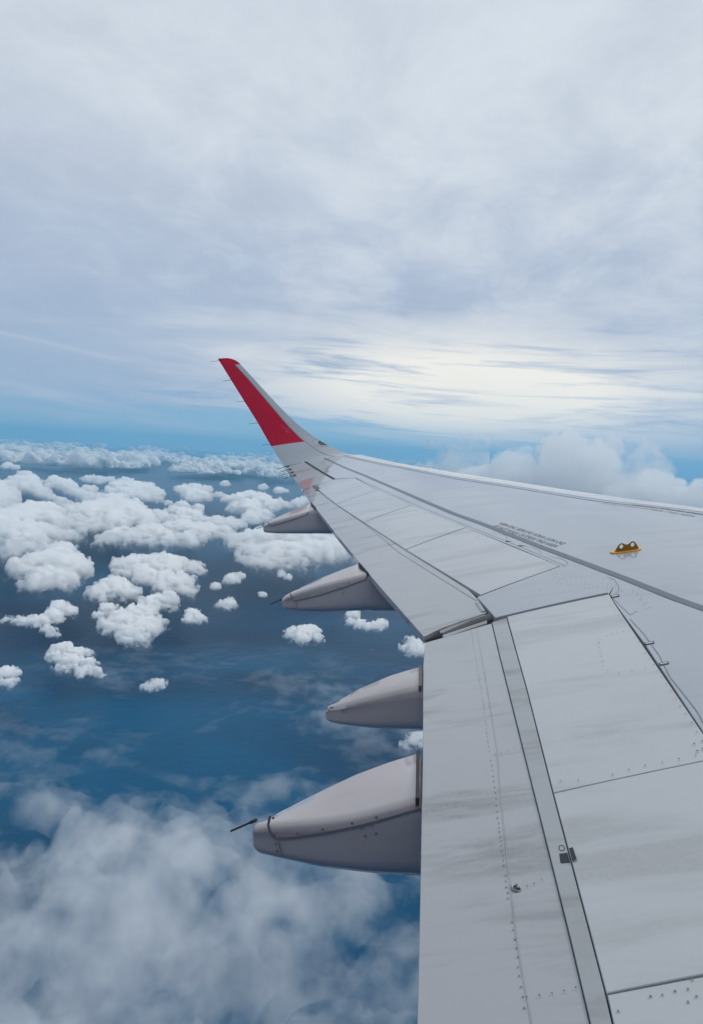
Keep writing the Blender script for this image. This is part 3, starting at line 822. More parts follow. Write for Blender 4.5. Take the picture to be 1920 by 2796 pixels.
for a, b in (((1126, 1380), (992, 1428)), ((1274.5, 1441.5), (1106, 1503)), ((1533, 1548), (1311, 1628))):
    dots('fasteners', [([(a[0] - 12, a[1] + 1), (lerp(a[0], b[0], .5) - 10, lerp(a[1], b[1], .5) - 3)], 6)], 0.005, M_bolt, off=.0098)
# rounded access outlines on the fixed skin behind the walkway line
def loopR(px, wid=0.0035): return ribbon('access_outline', px, wid, M_line, off=.0022, n=50)
loopR([(1500, 1520), (1530, 1524), (1549, 1534), (1549, 1541), (1535, 1548)])
loopR([(1420, 1490), (1452, 1494), (1474, 1503), (1478, 1512)])
loopR([(1345, 1455), (1368, 1458), (1384, 1464), (1384, 1475)])
loopR([(1650, 1578), (1668, 1578), (1679, 1584), (1690, 1603), (1689, 1616), (1680, 1621)])
loopR([(1668, 1628), (1690, 1650), (1722, 1680), (1740, 1668)], .003)
loopR([(1720, 1690), (1757, 1730), (1800, 1790), (1830, 1850), (1870, 1900), (1905, 1945), (1920, 1975)], .004)
ribbon('seam', [(975, 1305), (1038, 1336), (1132, 1377), (1281, 1438), (1414, 1490), (1540, 1544)], .004, M_line, off=.002, n=50)
tubeh = hit(1413, 2419)
def drain():
    V, Fc = [], []; K = 18; x0, y0 = tubeh; z = S(x0, y0)
    for r, dz_ in ((.021, -.0035), (.018, -.001), (.014, -.003), (.011, -.010)):
        for k in range(K): V.append((x0 + r * cos(2 * pi * k / K), y0 + r * sin(2 * pi * k / K), z + dz_ - .002))
    for j in range(3):
        for k in range(K): Fc.append((j * K + k, j * K + (k + 1) % K, (j + 1) * K + (k + 1) % K, (j + 1) * K + k))
    o = wobj('drain_port', V, Fc, M_metal, wing, auto=40)
    V = [(x0 + .013 * cos(2 * pi * k / K), y0 + .013 * sin(2 * pi * k / K), z - .0045) for k in range(K)]
    wobj('drain_hole', V, [tuple(range(K))], M_black, o, smooth=False)
    V = [(x0 + .005 * cos(2 * pi * k / K) + .003, y0 + .005 * sin(2 * pi * k / K), z - .002) for k in range(K)]
    wobj('drain_plug', V, [tuple(range(K))], M_metal, o, smooth=False)
drain()

# ------------------------------------------------------------------ lettering and decals
def text_on(name, body, origin, eu, ev, height, length, off, mat, spacing=1.0, parent=wing):
    cu = bpy.data.curves.new(name, 'FONT'); cu.body = body; cu.size = 1.0; cu.resolution_u = 3; cu.space_character = spacing
    tmp = bpy.data.objects.new('tmp_text', cu); COL.objects.link(tmp)
    dg = bpy.context.evaluated_depsgraph_get(); me = bpy.data.meshes.new_from_object(tmp.evaluated_get(dg))
    v = np.array([q.co[:] for q in me.vertices]); fs = [tuple(p.vertices) for p in me.polygons]
    bpy.data.objects.remove(tmp); bpy.data.curves.remove(cu); bpy.data.meshes.remove(me)
    v[:, 0] -= v[:, 0].min(); sx = length / v[:, 0].max(); sy = height / 0.70
    V = []
    for q in v:
        p = origin + eu * (q[0] * sx) + ev * (q[1] * sy); V.append((p[0], p[1], S(p[0], p[1]) + off))
    return wobj(name, V, fs, mat, parent, smooth=False)
MSG = 'DO NOT WALK OUTSIDE THIS AREA'
A1, B1 = H((1343.5, 1437), (1514, 1495)); eu = (B1 - A1); LT = float(np.linalg.norm(eu)); eu /= LT
ev = np.array([-eu[1], eu[0]]); T1 = hit(1350, 1431.5)
if np.dot(ev, T1 - A1) < 0: ev = -ev
HT = float(np.dot(T1 - A1, ev))
A2, B2 = H((1546.6, 1483.5), (1372, 1427))
text_on('stencil_lettering', MSG, A1, eu, ev, HT, LT, .003, M_ink)
e2 = (B2 - A2) / np.linalg.norm(B2 - A2)
text_on('stencil_lettering', MSG, A2, e2, -ev, HT, float(np.linalg.norm(B2 - A2)), .003, M_ink)
A3, B3 = H((1641, 1375), (1893, 1411)); u3 = (B3 - A3); L3 = float(np.linalg.norm(u3)); u3 /= L3; v3 = np.array([-u3[1], u3[0]])
if v3[0] < 0: v3 = -v3
text_on('stencil_lettering', MSG, A3, u3, v3, HT * 1.0, L3, .003, M_ink)
A4 = B3 + u3 * .30 + v3 * HT * 3.1
text_on('stencil_lettering', MSG, A4, -u3, -v3, HT * 1.0, L3, .003, M_ink)
print('text', LT, HT, L3)
# index mark: letter O and two black blocks at the shroud edge
OA, OB = H((1527.5, 2326), (1545, 2324)); uo = OB - OA; lo_ = float(np.linalg.norm(uo)); uo /= lo_; vo = np.array([-uo[1], uo[0]])
TO = hit(1531, 2308)
if np.dot(vo, TO - OA) < 0: vo = -vo
text_on('index_letter', 'O', OA, uo, vo, abs(float(np.dot(TO - OA, vo))), lo_, .0015, M_black)
def decal(px, off): V = [(*h, S(*h) + off) for h in H(*px)]; return wobj('index_mark', V, [tuple(range(len(V)))], M_black, wing, smooth=False)
decal([(1527, 2332), (1549, 2329.5), (1557, 2356.5), (1534, 2359), (1530, 2356)], .0015)
decal([(1553.5, 2324), (1564, 2320.8), (1575, 2355.5), (1562, 2358)], .0105)

# ------------------------------------------------------------------ orange rope bracket standing on the wing
def bracket():
    PL = hit(1667, 1510.5); PR = hit(1750, 1498.5)
    e = PR - PL; L = float(np.linalg.norm(e)); e /= L; q = np.array([-e[1], e[0]])
    if q[1] < 0: q = -q
    z0 = lambda p: S(p[0], p[1])
    V, Fc = [], []; K = 40
    c = (PL + PR) / 2
    for dz_ in (0.009, 0.0):
        for k in range(K):
            a = 2 * pi * k / K; ca, sa = cos(a), sin(a)
            p = c + e * (L / 2 + .0) * math.copysign(abs(ca) ** .7, ca) + q * 0.05 * math.copysign(abs(sa) ** .8, sa)
            V.append((p[0], p[1], z0(p) + .001 + dz_))
    Fc.append(tuple(range(K))); Fc += [(k, K + k, K + (k + 1) % K, (k + 1) % K) for k in range(K)]
    root = wobj('rope_bracket', V, Fc, M_orange2, wing, smooth=False)
    # upright plate with two humps and two round holes
    sl = (z0(PR) - z0(PL)) / L
    prof = [(0.00, .000), (.16, .0), (.2, .05), (.27, .55), (.34, .86), (.40, .90), (.46, .78), (.54, .58), (.62, .62), (.69, .92), (.76, 1.05), (.83, .86), (.90, .40), (.985, .0)]
    x0, x1 = .12, .93
    Hh = 0.062
    def hole(cx_, cz_, r, n=16): return [(cx_ + r * cos(2 * pi * k / n), cz_ + r * sin(2 * pi * k / n)) for k in range(n)]
    X = lambda u: L * u
    us = np.linspace(.13, .93, 60)
    pu = [.13, .17, .22, .28, .33, .38, .44, .50, .56, .62, .67, .72, .78, .84, .93]
    pz = [.0, .22, .55, .83, .93, .93, .80, .70, .70, .80, .95, 1.0, .88, .55, .0]
    outl = [(X(u), Hh * float(catmull([[z] for z in pz], float(np.interp(u, pu, range(len(pu)))))[0])) for u in us]
    bm = bmesh.new(); loops = []
    for L_ in (outl, hole(X(.345), Hh * .52, .0165), hole(X(.715), Hh * .56, .0165)):
        vs = [bm.verts.new((x, 0, z)) for x, z in L_]
        es = [bm.edges.new((vs[i], vs[(i + 1) % len(vs)])) for i in range(len(vs))]; loops += es
    bmesh.ops.triangle_fill(bm, use_beauty=True, edges=loops, normal=(0, -1, 0))
    geo = bmesh.ops.extrude_face_region(bm, geom=list(bm.faces)); ev_ = [g for g in geo['geom'] if isinstance(g, bmesh.types.BMVert)]
    for v in ev_: v.co.y += 0.010
    bmesh.ops.recalc_face_normals(bm, faces=bm.faces)
    bm.verts.index_update()
    V = []
    for v in bm.verts:
        p = PL + e * v.co.x + q * (v.co.y - .008); zz = z0(PL) + sl * v.co.x + .010 + v.co.z; V.append((p[0], p[1], zz))
    Fc = [tuple(v.index for v in f.verts) for f in bm.faces]; bm.free()
    wobj('hooked_plate', V, Fc, M_orange, root, smooth=False)
    for s in (.30, .52, .72):
        p = PL + e * (L * s); a = p - q * .012; b = p + e * .05 - q * .012
        V = []
        for pp in (p + e * -.03, p + e * .03):
            for oy in (-.03, -.010):
                for oz in (.010, .014): V.append((pp[0] + q[0] * oy, pp[1] + q[1] * oy, z0(pp) + oz))
        wobj('foot_tab', V, [(0, 1, 3, 2), (4, 6, 7, 5), (0, 4, 5, 1), (2, 3, 7, 6), (1, 5, 7, 3), (0, 2, 6, 4)], M_orange, root, smooth=False)
    print('bracket', L, PL, PR)
bracket()

# ------------------------------------------------------------------ sea and haze
SEA_Z = -3000.0
m_sea, t, o_ = mat_new('sea_water')
b = t.node('ShaderNodeBsdfPrincipled')
geo = t.node('ShaderNodeNewGeometry')
nz = t.noise(t.vmul(geo.outputs['Position'], (1 / 6500., 1 / 4500., 1.0)), 1.0, 8, 0.6, 0.5)
t.l.new(t.mix(t.mapr(nz, .35, .7), (0.000, 0.026, 0.072, 1), (0.000, 0.082, 0.178, 1)), b.inputs['Base Color'])
b.inputs['Roughness'].default_value = 0.30; b.inputs['IOR'].default_value = 1.33; b.inputs['Specular IOR Level'].default_value = 0.14
nb = t.noise(t.vmul(geo.outputs['Position'], (1 / 120., 1 / 120., 1.0)), 1.0, 8, 0.7)
bump = t.node('ShaderNodeBump'); bump.inputs['Strength'].default_value = 0.4; bump.inputs['Distance'].default_value = 20.0
t.l.new(nb, bump.inputs['Height']); t.l.new(bump.outputs[0], b.inputs['Normal'])
t.l.new(b.outputs[0], o_.inputs['Surface'])
def disc(name, R, z, mat):
    V = [(0, 0, z)] + [(R * cos(2 * pi * k / 128), R * sin(2 * pi * k / 128), z) for k in range(128)]
    return mesh_obj(name, V, [(0, 1 + k, 1 + (k + 1) % 128) for k in range(128)], mat, smooth=False)
tag(disc('sea', 400000.0, SEA_Z, m_sea), 'deep blue open sea far below the wing', kind='structure')

HAZE = 7.5e-6
m_hz, t, o_ = mat_new('haze_air')
pv = t.node('ShaderNodeVolumePrincipled')
pv.inputs['Color'].default_value = (0.32, 0.72, 1.0, 1); pv.inputs['Density'].default_value = HAZE
pv.inputs['Anisotropy'].default_value = 0.3
t.l.new(pv.outputs[0], o_.inputs['Volume'])
zb, zt, hr = SEA_Z - 1.0, 4200.0, 410000.0
hz = mesh_obj('haze', [(-hr, -hr, zb), (hr, -hr, zb), (hr, hr, zb), (-hr, hr, zb), (-hr, -hr, zt), (hr, -hr, zt), (hr, hr, zt), (-hr, hr, zt)],
              [(0, 3, 2, 1), (4, 5, 6, 7), (0, 1, 5, 4), (1, 2, 6, 5), (2, 3, 7, 6), (3, 0, 4, 7)], m_hz, smooth=False)
hz['kind'] = 'stuff'; hz['label'] = 'thin blue air between the wing and the horizon'

# ------------------------------------------------------------------ clouds
_lat = {}
def vnoise(x, y, z, seed):
    if seed not in _lat: _lat[seed] = np.random.RandomState(seed).uniform(-1, 1, (32, 32, 32)).astype(np.float32)
    L = _lat[seed]
    xi, yi, zi = np.floor(x).astype(np.int32), np.floor(y).astype(np.int32), np.floor(z).astype(np.int32)
    fx, fy, fz = x - xi, y - yi, z - zi
    fx, fy, fz = (q * q * q * (q * (q * 6 - 15) + 10) for q in (fx, fy, fz))
    a, b, c = xi & 31, yi & 31, zi & 31; a1, b1, c1 = (a + 1) & 31, (b + 1) & 31, (c + 1) & 31
    l = lambda p, q, t: p + (q - p) * t
    return l(l(l(L[a, b, c], L[a1, b, c], fx), l(L[a, b1, c], L[a1, b1, c], fx), fy), l(l(L[a, b, c1], L[a1, b, c1], fx), l(L[a, b1, c1], L[a1, b1, c1], fx), fy), fz)
def fbm(x, y, z, seed, octs, rough=0.5, billow=False):
    s = 0; a = 1.0; f = 1.0; tot = 0
    for k in range(octs):
        n = vnoise(x * f + 17.3 * k, y * f + 5.1 * k, z * f + 9.7 * k, seed + k % 4)
        s = s + a * (np.abs(n) * 2 - 0.6 if billow else n); tot += a; a *= rough; f *= 2.03
    return s / tot

def surface_nets(f, origin, step):
    """closed iso surface of f = 0 (inside f > 0) on a regular grid"""
    nx, ny, nz = f.shape; ins = f > 0
    c = [(i, j, k) for i in (0, 1) for j in (0, 1) for k in (0, 1)]
    sl = lambda A, o: A[o[0]:nx - 1 + o[0], o[1]:ny - 1 + o[1], o[2]:nz - 1 + o[2]]
    cnt = sum(sl(ins, o).astype(np.int8) for o in c)
    act = (cnt > 0) & (cnt < 8); idx = -np.ones(act.shape, np.int32); idx[act] = np.arange(act.sum())
    I = np.stack(np.nonzero(act), 1); acc = np.zeros((len(I), 3)); num = np.zeros(len(I))
    for a in c:
        for ax in range(3):
            if a[ax] == 1: continue
            b = list(a); b[ax] = 1
            fa = f[I[:, 0] + a[0], I[:, 1] + a[1], I[:, 2] + a[2]]; fb = f[I[:, 0] + b[0], I[:, 1] + b[1], I[:, 2] + b[2]]
            m = (fa > 0) != (fb > 0); t = np.where(m, fa / np.where(m, fa - fb, 1), 0)
            p = np.array(a, float)[None, :].repeat(len(I), 0); p[:, ax] += t
            acc[m] += p[m]; num[m] += 1
    V = (I + acc / num[:, None]) * np.asarray(step)[None, :] + np.asarray(origin)[None, :]
    Q = []
    for ax in range(3):
        s0 = [slice(1, -1)] * 3; s0[ax] = slice(0, -1); s1 = [slice(1, -1)] * 3; s1[ax] = slice(1, None)
        A, B = ins[tuple(s0)], ins[tuple(s1)]
        for flip, m in ((False, A & ~B), (True, ~A & B)):
            E = np.stack(np.nonzero(m), 1)
            for q in range(3):
                if q != ax: E[:, q] += 1
            u, v = [q for q in range(3) if q != ax]
            if ax == 1: u, v = v, u
            def g(du, dv):
                P_i = E.copy(); P_i[:, u] -= du; P_i[:, v] -= dv; return idx[P_i[:, 0], P_i[:, 1], P_i[:, 2]]
            quad = np.stack([g(1, 1), g(0, 1), g(0, 0), g(1, 0)], 1)
            Q.append(quad[:, ::-1] if flip else quad)
    return V, np.concatenate(Q)

def main_body(V, Q, keep=0.12):
    lab = np.arange(len(V))
    while True:
        m = lab[Q].min(1); new = lab.copy()
        for k in range(4): np.minimum.at(new, Q[:, k], m)
        new = new[new]
        if (new == lab).all(): break
        lab = new
    ql = lab[Q[:, 0]]; ids, cnt = np.unique(ql, return_counts=True)
    ok = np.isin(ql, ids[[int(cnt.argmax())]]); Q = Q[ok]; used = np.unique(Q)
    mp = np.zeros(len(V), np.int64); mp[used] = np.arange(len(used)); KEPT.append(round(cnt.max() / cnt.sum(), 2))
    return V[used], mp[Q]
KEPT = []
def np_mesh(name, V, Q, mat, loc=(0, 0, 0), smooth=True):
    me = bpy.data.meshes.new(name); nq = len(Q); V = np.asarray(V, np.float32); Q = np.asarray(Q, np.int32)
    me.vertices.add(len(V)); me.vertices.foreach_set('co', V.ravel())
    me.loops.add(nq * 4); me.loops.foreach_set('vertex_index', Q.ravel())
    me.polygons.add(nq); me.polygons.foreach_set('loop_start', np.arange(0, nq * 4, 4, dtype=np.int32))
    me.polygons.foreach_set('use_smooth', np.ones(nq, bool)); me.update(calc_edges=True); me.validate()
    me.materials.append(mat)
    o = bpy.data.objects.new(name, me); COL.objects.link(o); o.location = loc
    return o

def cloud_field(sx, sy, sz, blobs, seed, res, rough=0.30, wisp=0.0):
    """blobs: (x, y, z, r) in unit box coordinates (x, y in -1..1, z 0..1)"""
    n = res; nx, ny, nz = n, max(16, int(n * min(1.2, sy / sx))), max(14, int(n * sz / (2 * sx)) + 6)
    X = np.linspace(-1.25, 1.25, nx)[:, None, None] * sx; Y = np.linspace(-1.25, 1.25, ny)[None, :, None] * sy
    Z = np.linspace(-0.25, 1.35, nz)[None, None, :] * sz
    X, Y, Z = np.broadcast_arrays(X, Y, Z); X = X.copy(); Y = Y.copy(); Z = Z.copy()
    k = 1.0 / (sz)
    wx = fbm(X * k * .8, Y * k * .8, Z * k * .8, seed + 40, 3) * sz * .22; wy = fbm(X * k * .8 + 9, Y * k * .8, Z * k * .8, seed + 41, 3) * sz * .22
    f = np.full(X.shape, -1e9)
    acc = np.zeros(X.shape)
    for bx, by, bz, r in blobs:
        R = r * sz
        d = 1 - np.sqrt((X + wx - bx * sx) ** 2 + (Y + wy - by * sy) ** 2 + ((Z - bz * sz) * 1.1) ** 2) / R
        acc += np.exp(np.clip(d * r * 9, -30, 30))
    f = np.log(acc + 1e-12) / 9
    f = f + 1.35 * rough * fbm(X * k * 2.1, Y * k * 2.1, Z * k * 2.1, seed, 6, 0.62, True)
    if wisp: f = f - wisp * (0.5 + fbm(X * k * 1.3, Y * k * 1.3, Z * k * 1.3, seed + 20, 4, 0.6))
    base = (Z / sz + 0.02 + 0.10 * fbm(X * k * 1.6, Y * k * 1.6, Z * 0, seed + 9, 4)) * 2.2
    f = np.minimum(f, base)
    f[0] = f[-1] = -1; f[:, 0] = f[:, -1] = -1; f[:, :, 0] = f[:, :, -1] = -1
    st = (X[1, 0, 0] - X[0, 0, 0], Y[0, 1, 0] - Y[0, 0, 0], Z[0, 0, 1] - Z[0, 0, 0])
    return surface_nets(f, (X[0, 0, 0], Y[0, 0, 0], Z[0, 0, 0]), st)

def cloud_mat(name, density, surf=0.015, col=(1, 1, 1, 1), aniso=0.1, nscale=None, lo=0.30, hi=0.55, detail=6.0, base=None, hgt=1.0, step=1.0):
    m, t, o = mat_new(name)
    df = t.node('ShaderNodeBsdfDiffuse'); df.inputs[0].default_value = (0.93, 0.93, 0.93, 1)
    tl = t.node('ShaderNodeBsdfTranslucent'); tl.inputs[0].default_value = (0.93, 0.93, 0.93, 1)
    mx = t.node('ShaderNodeMixShader'); mx.inputs[0].default_value = 0.35
    t.l.new(df.outputs[0], mx.inputs[1]); t.l.new(tl.outputs[0], mx.inputs[2])
    tr = t.node('ShaderNodeBsdfTransparent'); m2 = t.node('ShaderNodeMixShader')
    m2.inputs[0].default_value = surf
    t.l.new(tr.outputs[0], m2.inputs[1]); t.l.new(mx.outputs[0], m2.inputs[2]); t.l.new(m2.outputs[0], o.inputs['Surface'])
    if density:
        v = t.node('ShaderNodeVolumeScatter'); v.inputs['Color'].default_value = col; v.inputs['Density'].default_value = density; v.inputs['Anisotropy'].default_value = aniso
        if nscale:
            g = t.node('ShaderNodeNewGeometry')
            n = t.noise(t.vmul(g.outputs['Position'], (nscale, nscale, nscale)), 1.0, detail, 0.62)
            if base is None:
                t.l.new(t.mapr(n, lo, hi, 0.0, density), v.inputs['Density'])
            else:                       # thin and torn towards the cloud base, full towards the tops
                sp = t.node('ShaderNodeSeparateXYZ'); t.l.new(g.outputs['Position'], sp.inputs[0])
                hh = t.math('DIVIDE', t.math('SUBTRACT', sp.outputs[2], base), hgt)
                n2 = t.math('ADD', n, t.math('MULTIPLY', t.math('SUBTRACT', t.mapr(hh, 0.0, 1.0), 0.6), 0.26))
                t.l.new(t.math('MULTIPLY', t.mapr(n2, lo, hi, 0.0, density), t.mapr(hh, 0.0, 0.7, 0.12, 1.0)), v.inputs['Density'])
            m.cycles.volume_step_rate = step
        t.l.new(v.outputs[0], o.inputs['Volume'])
    return m
def D(x, y): return x * 1920 / 1596.0, y * 1920 / 1596.0     # from the 1596 px wide view
def at_level(px, py, z):
    d = ray_w(px, py); return d * (z / d[2])
BASE_Z = -2500.0
_cm = {}
HLO, HHI, STEP = 0.39, 0.70, 0.3
def cm(dens, sz):
    """vapour that is patchy inside its outline: thin torn edges, dense heart"""
    key = (round(math.log(dens) * 3) / 3, round(math.log(sz) * 3) / 3)
    if key not in _cm: _cm[key] = cloud_mat('cumulus_vapour', math.exp(key[0]), surf=0.004, nscale=2.2 / math.exp(key[1]), lo=HLO, hi=HHI, base=BASE_Z, hgt=math.exp(key[1]) * .95, step=STEP)
    return _cm[key]
def cumulus(label, blobs, seed, rough=0.34, group='cumulus clouds over the sea', tau=26.0, res=6.5, squash=0.85):
    """cloud heaped from puffs: (x, y, r) read off the photograph, each puff standing on the common cloud base"""
    f_ = F_PX
    P3 = []; r_ = random.Random(seed); full = list(blobs)
    for x, y, r in blobs:
        for q in range(3):
            a = r_.uniform(0, 2 * pi); full.append((x + r * .95 * cos(a), y + r * .7 * sin(a), r * r_.uniform(.28, .5)))
    for x, y, r in full:
        px, py, pr = x * .7187, 1092 + y * .7187, r * .7187
        R = 200.0
        for _ in range(6):
            p = at_level(px, py, BASE_Z + 0.55 * R); R = pr / f_ * float(np.linalg.norm(p))
        P3.append((p[0], p[1], BASE_Z + 0.55 * R, R))
    P3 = np.array(P3); c = P3[:, :2].mean(0); az_ = math.atan2(c[0], c[1])
    ca, sa = cos(az_), sin(az_)
    lx = (P3[:, 0] - c[0]) * ca - (P3[:, 1] - c[1]) * sa; ly = (P3[:, 0] - c[0]) * sa + (P3[:, 1] - c[1]) * ca
    DF = float(np.clip(0.42 * math.hypot(c[0], c[1]) / 2300.0, 1.25, 4.2))
    R = P3[:, 3]; Rm = float(np.median(R[:len(blobs)])); st = Rm / res
    x0, x1 = (lx - R * 1.6).min(), (lx + R * 1.5).max(); y0, y1 = (ly - R * 1.36 * DF).min(), (ly + R * 1.36 * DF).max(); z0, z1 = -0.45 * Rm, (R * 1.9).max() * 1.15
    sy = st * 1.2 * DF
    while (x1 - x0) / st * (y1 - y0) / sy * (z1 - z0) / st > 1.1e6: st *= 1.08; sy *= 1.08
    X, Y, Z = np.meshgrid(np.arange(x0, x1, st), np.arange(y0, y1, sy), np.arange(z0, z1, st), indexing='ij')
    X = X.astype(np.float32); Y = Y.astype(np.float32); Z = Z.astype(np.float32)
    k = 1.0 / (2.2 * Rm)
    wx = fbm(X * k * 1.7, Y * k * 1.7, Z * k * 1.7, seed + 40, 4) * Rm * .9; wy = fbm(X * k * 1.7 + 9, Y * k * 1.7, Z * k * 1.7, seed + 41, 4) * Rm * 1.0
    acc = np.zeros(X.shape, np.float32)
    for qx, qy, r in zip(lx, ly, R):
        d = 1 - np.sqrt((X + wx - qx) ** 2 + ((Y + wy - qy) / DF) ** 2 + ((Z - .55 * r) / squash) ** 2) / r
        acc += np.exp(np.clip(d * r / Rm * 7, -20, 20))
    f = np.log(acc + 1e-12) / 7 + 0.27
    f = f + 1.95 * rough * fbm(X * k * 2.4, Y * k * 2.4, Z * k * 2.4, seed, 5, 0.62, True)
    f = np.minimum(f, (Z / Rm + 0.18 + 0.35 * fbm(X * k * 2, Y * k * 2, Z * 0, seed + 9, 4)) * 1.5)
    f[0] = f[-1] = -1; f[:, 0] = f[:, -1] = -1; f[:, :, 0] = f[:, :, -1] = -1
    V, Q = main_body(*surface_nets(f, (x0, y0, z0), (st, sy, st)))
    o = np_mesh('cumulus_cloud', V, Q, cm(tau / (2 * Rm), Rm * 1.5), loc=(c[0], c[1], BASE_Z))
    o.rotation_euler[2] = -az_
    tag(o, label, 'cloud', group)
    return o
CL = [
 ('domed white cloud with a rounded right shoulder, over dark water near the photo edge', .34, [(235,600,45),(195,640,50),(270,650,55),(140,640,45),(90,655,40),(60,665,25),(160,700,45),(240,700,45),(310,640,28),(110,720,30)]),
 ('ragged white cloud trailing a thin tail, just under the domed cloud', .42, [(225,795,28),(265,810,22),(200,830,30),(150,850,25),(100,850,20),(60,848,15),(20,845,12),(180,880,18),(200,900,14)]),
 ('lone white cloud with torn lower right fringe, lowest before the veil', .40, [(240,960,35),(210,985,25),(290,970,28),(335,975,18),(270,1005,35),(330,1010,25),(360,1040,22),(390,1060,12),(240,1030,20),(310,1045,22),(205,1030,12)]),
 ('small white cloud cut by the edge of the photo', .40, [(20,1050,28),(50,1050,22),(30,1085,20),(0,1040,15)]),
 ('broad lumpy white cloud at the head of the stacked cluster', .36, [(460,640,30),(510,640,40),(570,640,45),(630,640,50),(680,630,28),(550,680,40),(620,690,35),(460,670,20),(735,650,28),(770,655,15),(500,665,30),(690,710,38),(650,700,35),(710,745,22),(620,720,30)]),
 ('puffy white cloud on the side of the stacked cluster away from the wing', .38, [(430,720,42),(380,740,35),(350,755,22),(470,740,35),(510,740,22),(395,765,25)]),
 ('little knot of cloud between the side and foot of the stacked cluster', .42, [(405,800,22),(375,825,16),(430,795,15)]),
 ('long bulging white cloud forming the foot of the stacked cluster', .36, [(640,770,32),(600,780,35),(560,800,38),(520,830,42),(470,850,42),(420,875,35),(400,890,20),(500,900,45),(560,880,45),(590,850,30),(540,930,32),(490,925,25),(650,800,20)]),
 ('tiny white puff alone, nearest the foot of the stacked cluster', .44, [(735,820,25),(720,840,20),(760,840,18),(785,848,9)]),
 ('thin tiny puff alone over dark water toward the second fairing', .5, [(870,780,22),(840,785,18),(890,790,12),(865,800,12)]),
 ('small slanting white puff above the thin tiny puff', .46, [(880,685,22),(910,675,16),(860,695,12)]),
 ('very small round puff touching the slanting puff', .46, [(820,712,16),(808,718,9)]),
 ('flat ragged white cloud straight below the second fairing', .44, [(1150,895,30),(1180,885,25),(1110,895,22),(1140,915,25),(1200,910,20),(1085,905,10),(1225,920,10)]),
 ('hook shaped white cloud just under the second fairing belly', .38, [(1340,825,22),(1330,850,18),(1365,860,20),(1395,870,18),(1425,865,20),(1450,860,20),(1430,880,10),(1350,815,15)]),
 ('white cloud half hidden by the notch of the flaps', .42, [(1570,940,28),(1540,955,20),(1590,965,30),(1610,945,30),(1650,955,30)]),
 ('faint white puff tucked between the two nearest fairings', .46, [(1570,1310,28),(1600,1300,30),(1540,1330,18)]),
 ('large white cloud mass reaching out of the photo edge', .30, [(150,450,55),(90,470,60),(30,490,60),(200,490,50),(60,540,60),(120,540,60),(20,580,45),(90,590,45),(180,530,45),(230,500,35),(280,530,35),(140,600,25),(-40,500,60),(-30,580,40)]),
 ('rounded cloud tower behind the large white mass', .34, [(10,350,35),(30,380,35),(0,400,45),(-40,370,45),(20,430,30)]),
 ('long heaped cloud bank behind the large white mass', .34, [(430,400,38),(460,390,28),(400,430,45),(350,440,45),(300,455,40),(480,440,50),(530,460,45),(440,470,45),(560,480,30),(260,440,30),(500,420,35),(380,480,35),(330,490,30),(610,455,28),(650,465,20),(270,420,20),(235,400,20)]),
 ('sloping cloud ridge beyond the rounded tower', .38, [(100,300,25),(70,320,28),(120,320,30),(45,325,15),(140,350,25),(170,370,20),(95,340,25),(190,385,16)]),
 ('arching row of cloud heads beyond the heaped bank', .38, [(210,320,28),(240,330,28),(190,335,18),(270,345,25),(300,365,22),(340,350,22),(330,380,25)]),
 ('crowned cloud with bright heads, centre of the far banks', .36, [(480,320,22),(450,340,30),(510,345,35),(550,350,28),(590,365,25),(480,365,30),(540,375,25),(600,390,15),(430,360,22),(390,380,18),(570,330,14)]),
 ('single neat cloud tuft standing by itself below the far deck', .34, [(740,345,25),(700,350,22),(780,350,20),(730,370,30),(770,375,25),(675,345,12),(790,375,12)]),
 ('small puff under the neat cloud tuft', .42, [(755,415,16),(738,420,10)]),
 ('long smooth grey cloud shelf on its own level, outer half', .30, [(400,545,28),(450,530,35),(500,540,35),(550,520,38),(600,520,40),(650,500,35),(700,500,40),(750,515,40),(800,510,35),(640,545,35),(710,545,35),(570,555,25),(850,515,30),(380,560,15),(480,565,15)]),
 ('broken string of clouds behind the long grey shelf', .40, [(690,410,22),(660,430,22),(700,440,28),(740,450,28),(640,400,12),(780,470,22),(820,475,25),(870,480,25),(700,470,25),(650,470,15),(910,480,20)]),
 ('wide bright cloud bank just beyond the first fairing', .34, [(950,375,30),(910,385,28),(990,390,35),(870,385,22),(1030,410,30),(950,420,40),(1060,400,20),(900,420,25),(1000,450,30),(950,460,30),(1090,410,15),(1130,400,22),(1160,390,20),(830,370,15)]),
 ('big soft cloud shelf passing below the first fairing', .28, [(900,550,35),(950,540,40),(1000,540,45),(1050,530,45),(1100,540,50),(1150,540,50),(930,590,35),(980,600,45),(1050,600,50),(1120,600,50),(1180,590,50),(1240,590,50),(1290,580,50),(950,630,30),(1010,640,35),(1080,640,30),(1250,530,40),(1290,520,30),(1200,540,45),(1330,600,30),(1150,640,22),(1210,640,20)]),
 ('small fringe puff hanging under the big soft shelf', .46, [(1070,665,15),(1095,680,12)]),
 ('faint speck of cloud between first and second fairing', .5, [(1000,745,12),(990,740,8)]),
 ('small white streak of cloud nearest the photo edge under the far deck', .44, [(35,255,15),(60,262,12),(20,258,14),(5,250,8)]),
 ('thin row of puffs between far deck and crowned cloud', .46, [(300,290,12),(330,305,16),(380,310,18),(355,300,12),(420,310,14)]),
 ('small blurred puff under the glinting part of the far deck', .46, [(855,322,14),(890,318,8)]),
 ('small low cloud line under the winglet root', .46, [(1060,348,16),(1085,350,10),(1035,340,10)]),
 ('short thin puff beside the winglet root cloud line', .46, [(1000,335,14),(1020,325,10)]),
 ('faint cloud tuft dissolving in the grey veil', .5, [(590,1090,24),(560,1100,20),(620,1085,16)]),
]
for q, (lab, rg, bl) in enumerate(CL):
    cumulus(lab, bl, 300 + 7 * q, rough=rg, tau=8.5 if rg < .45 else 4.5)

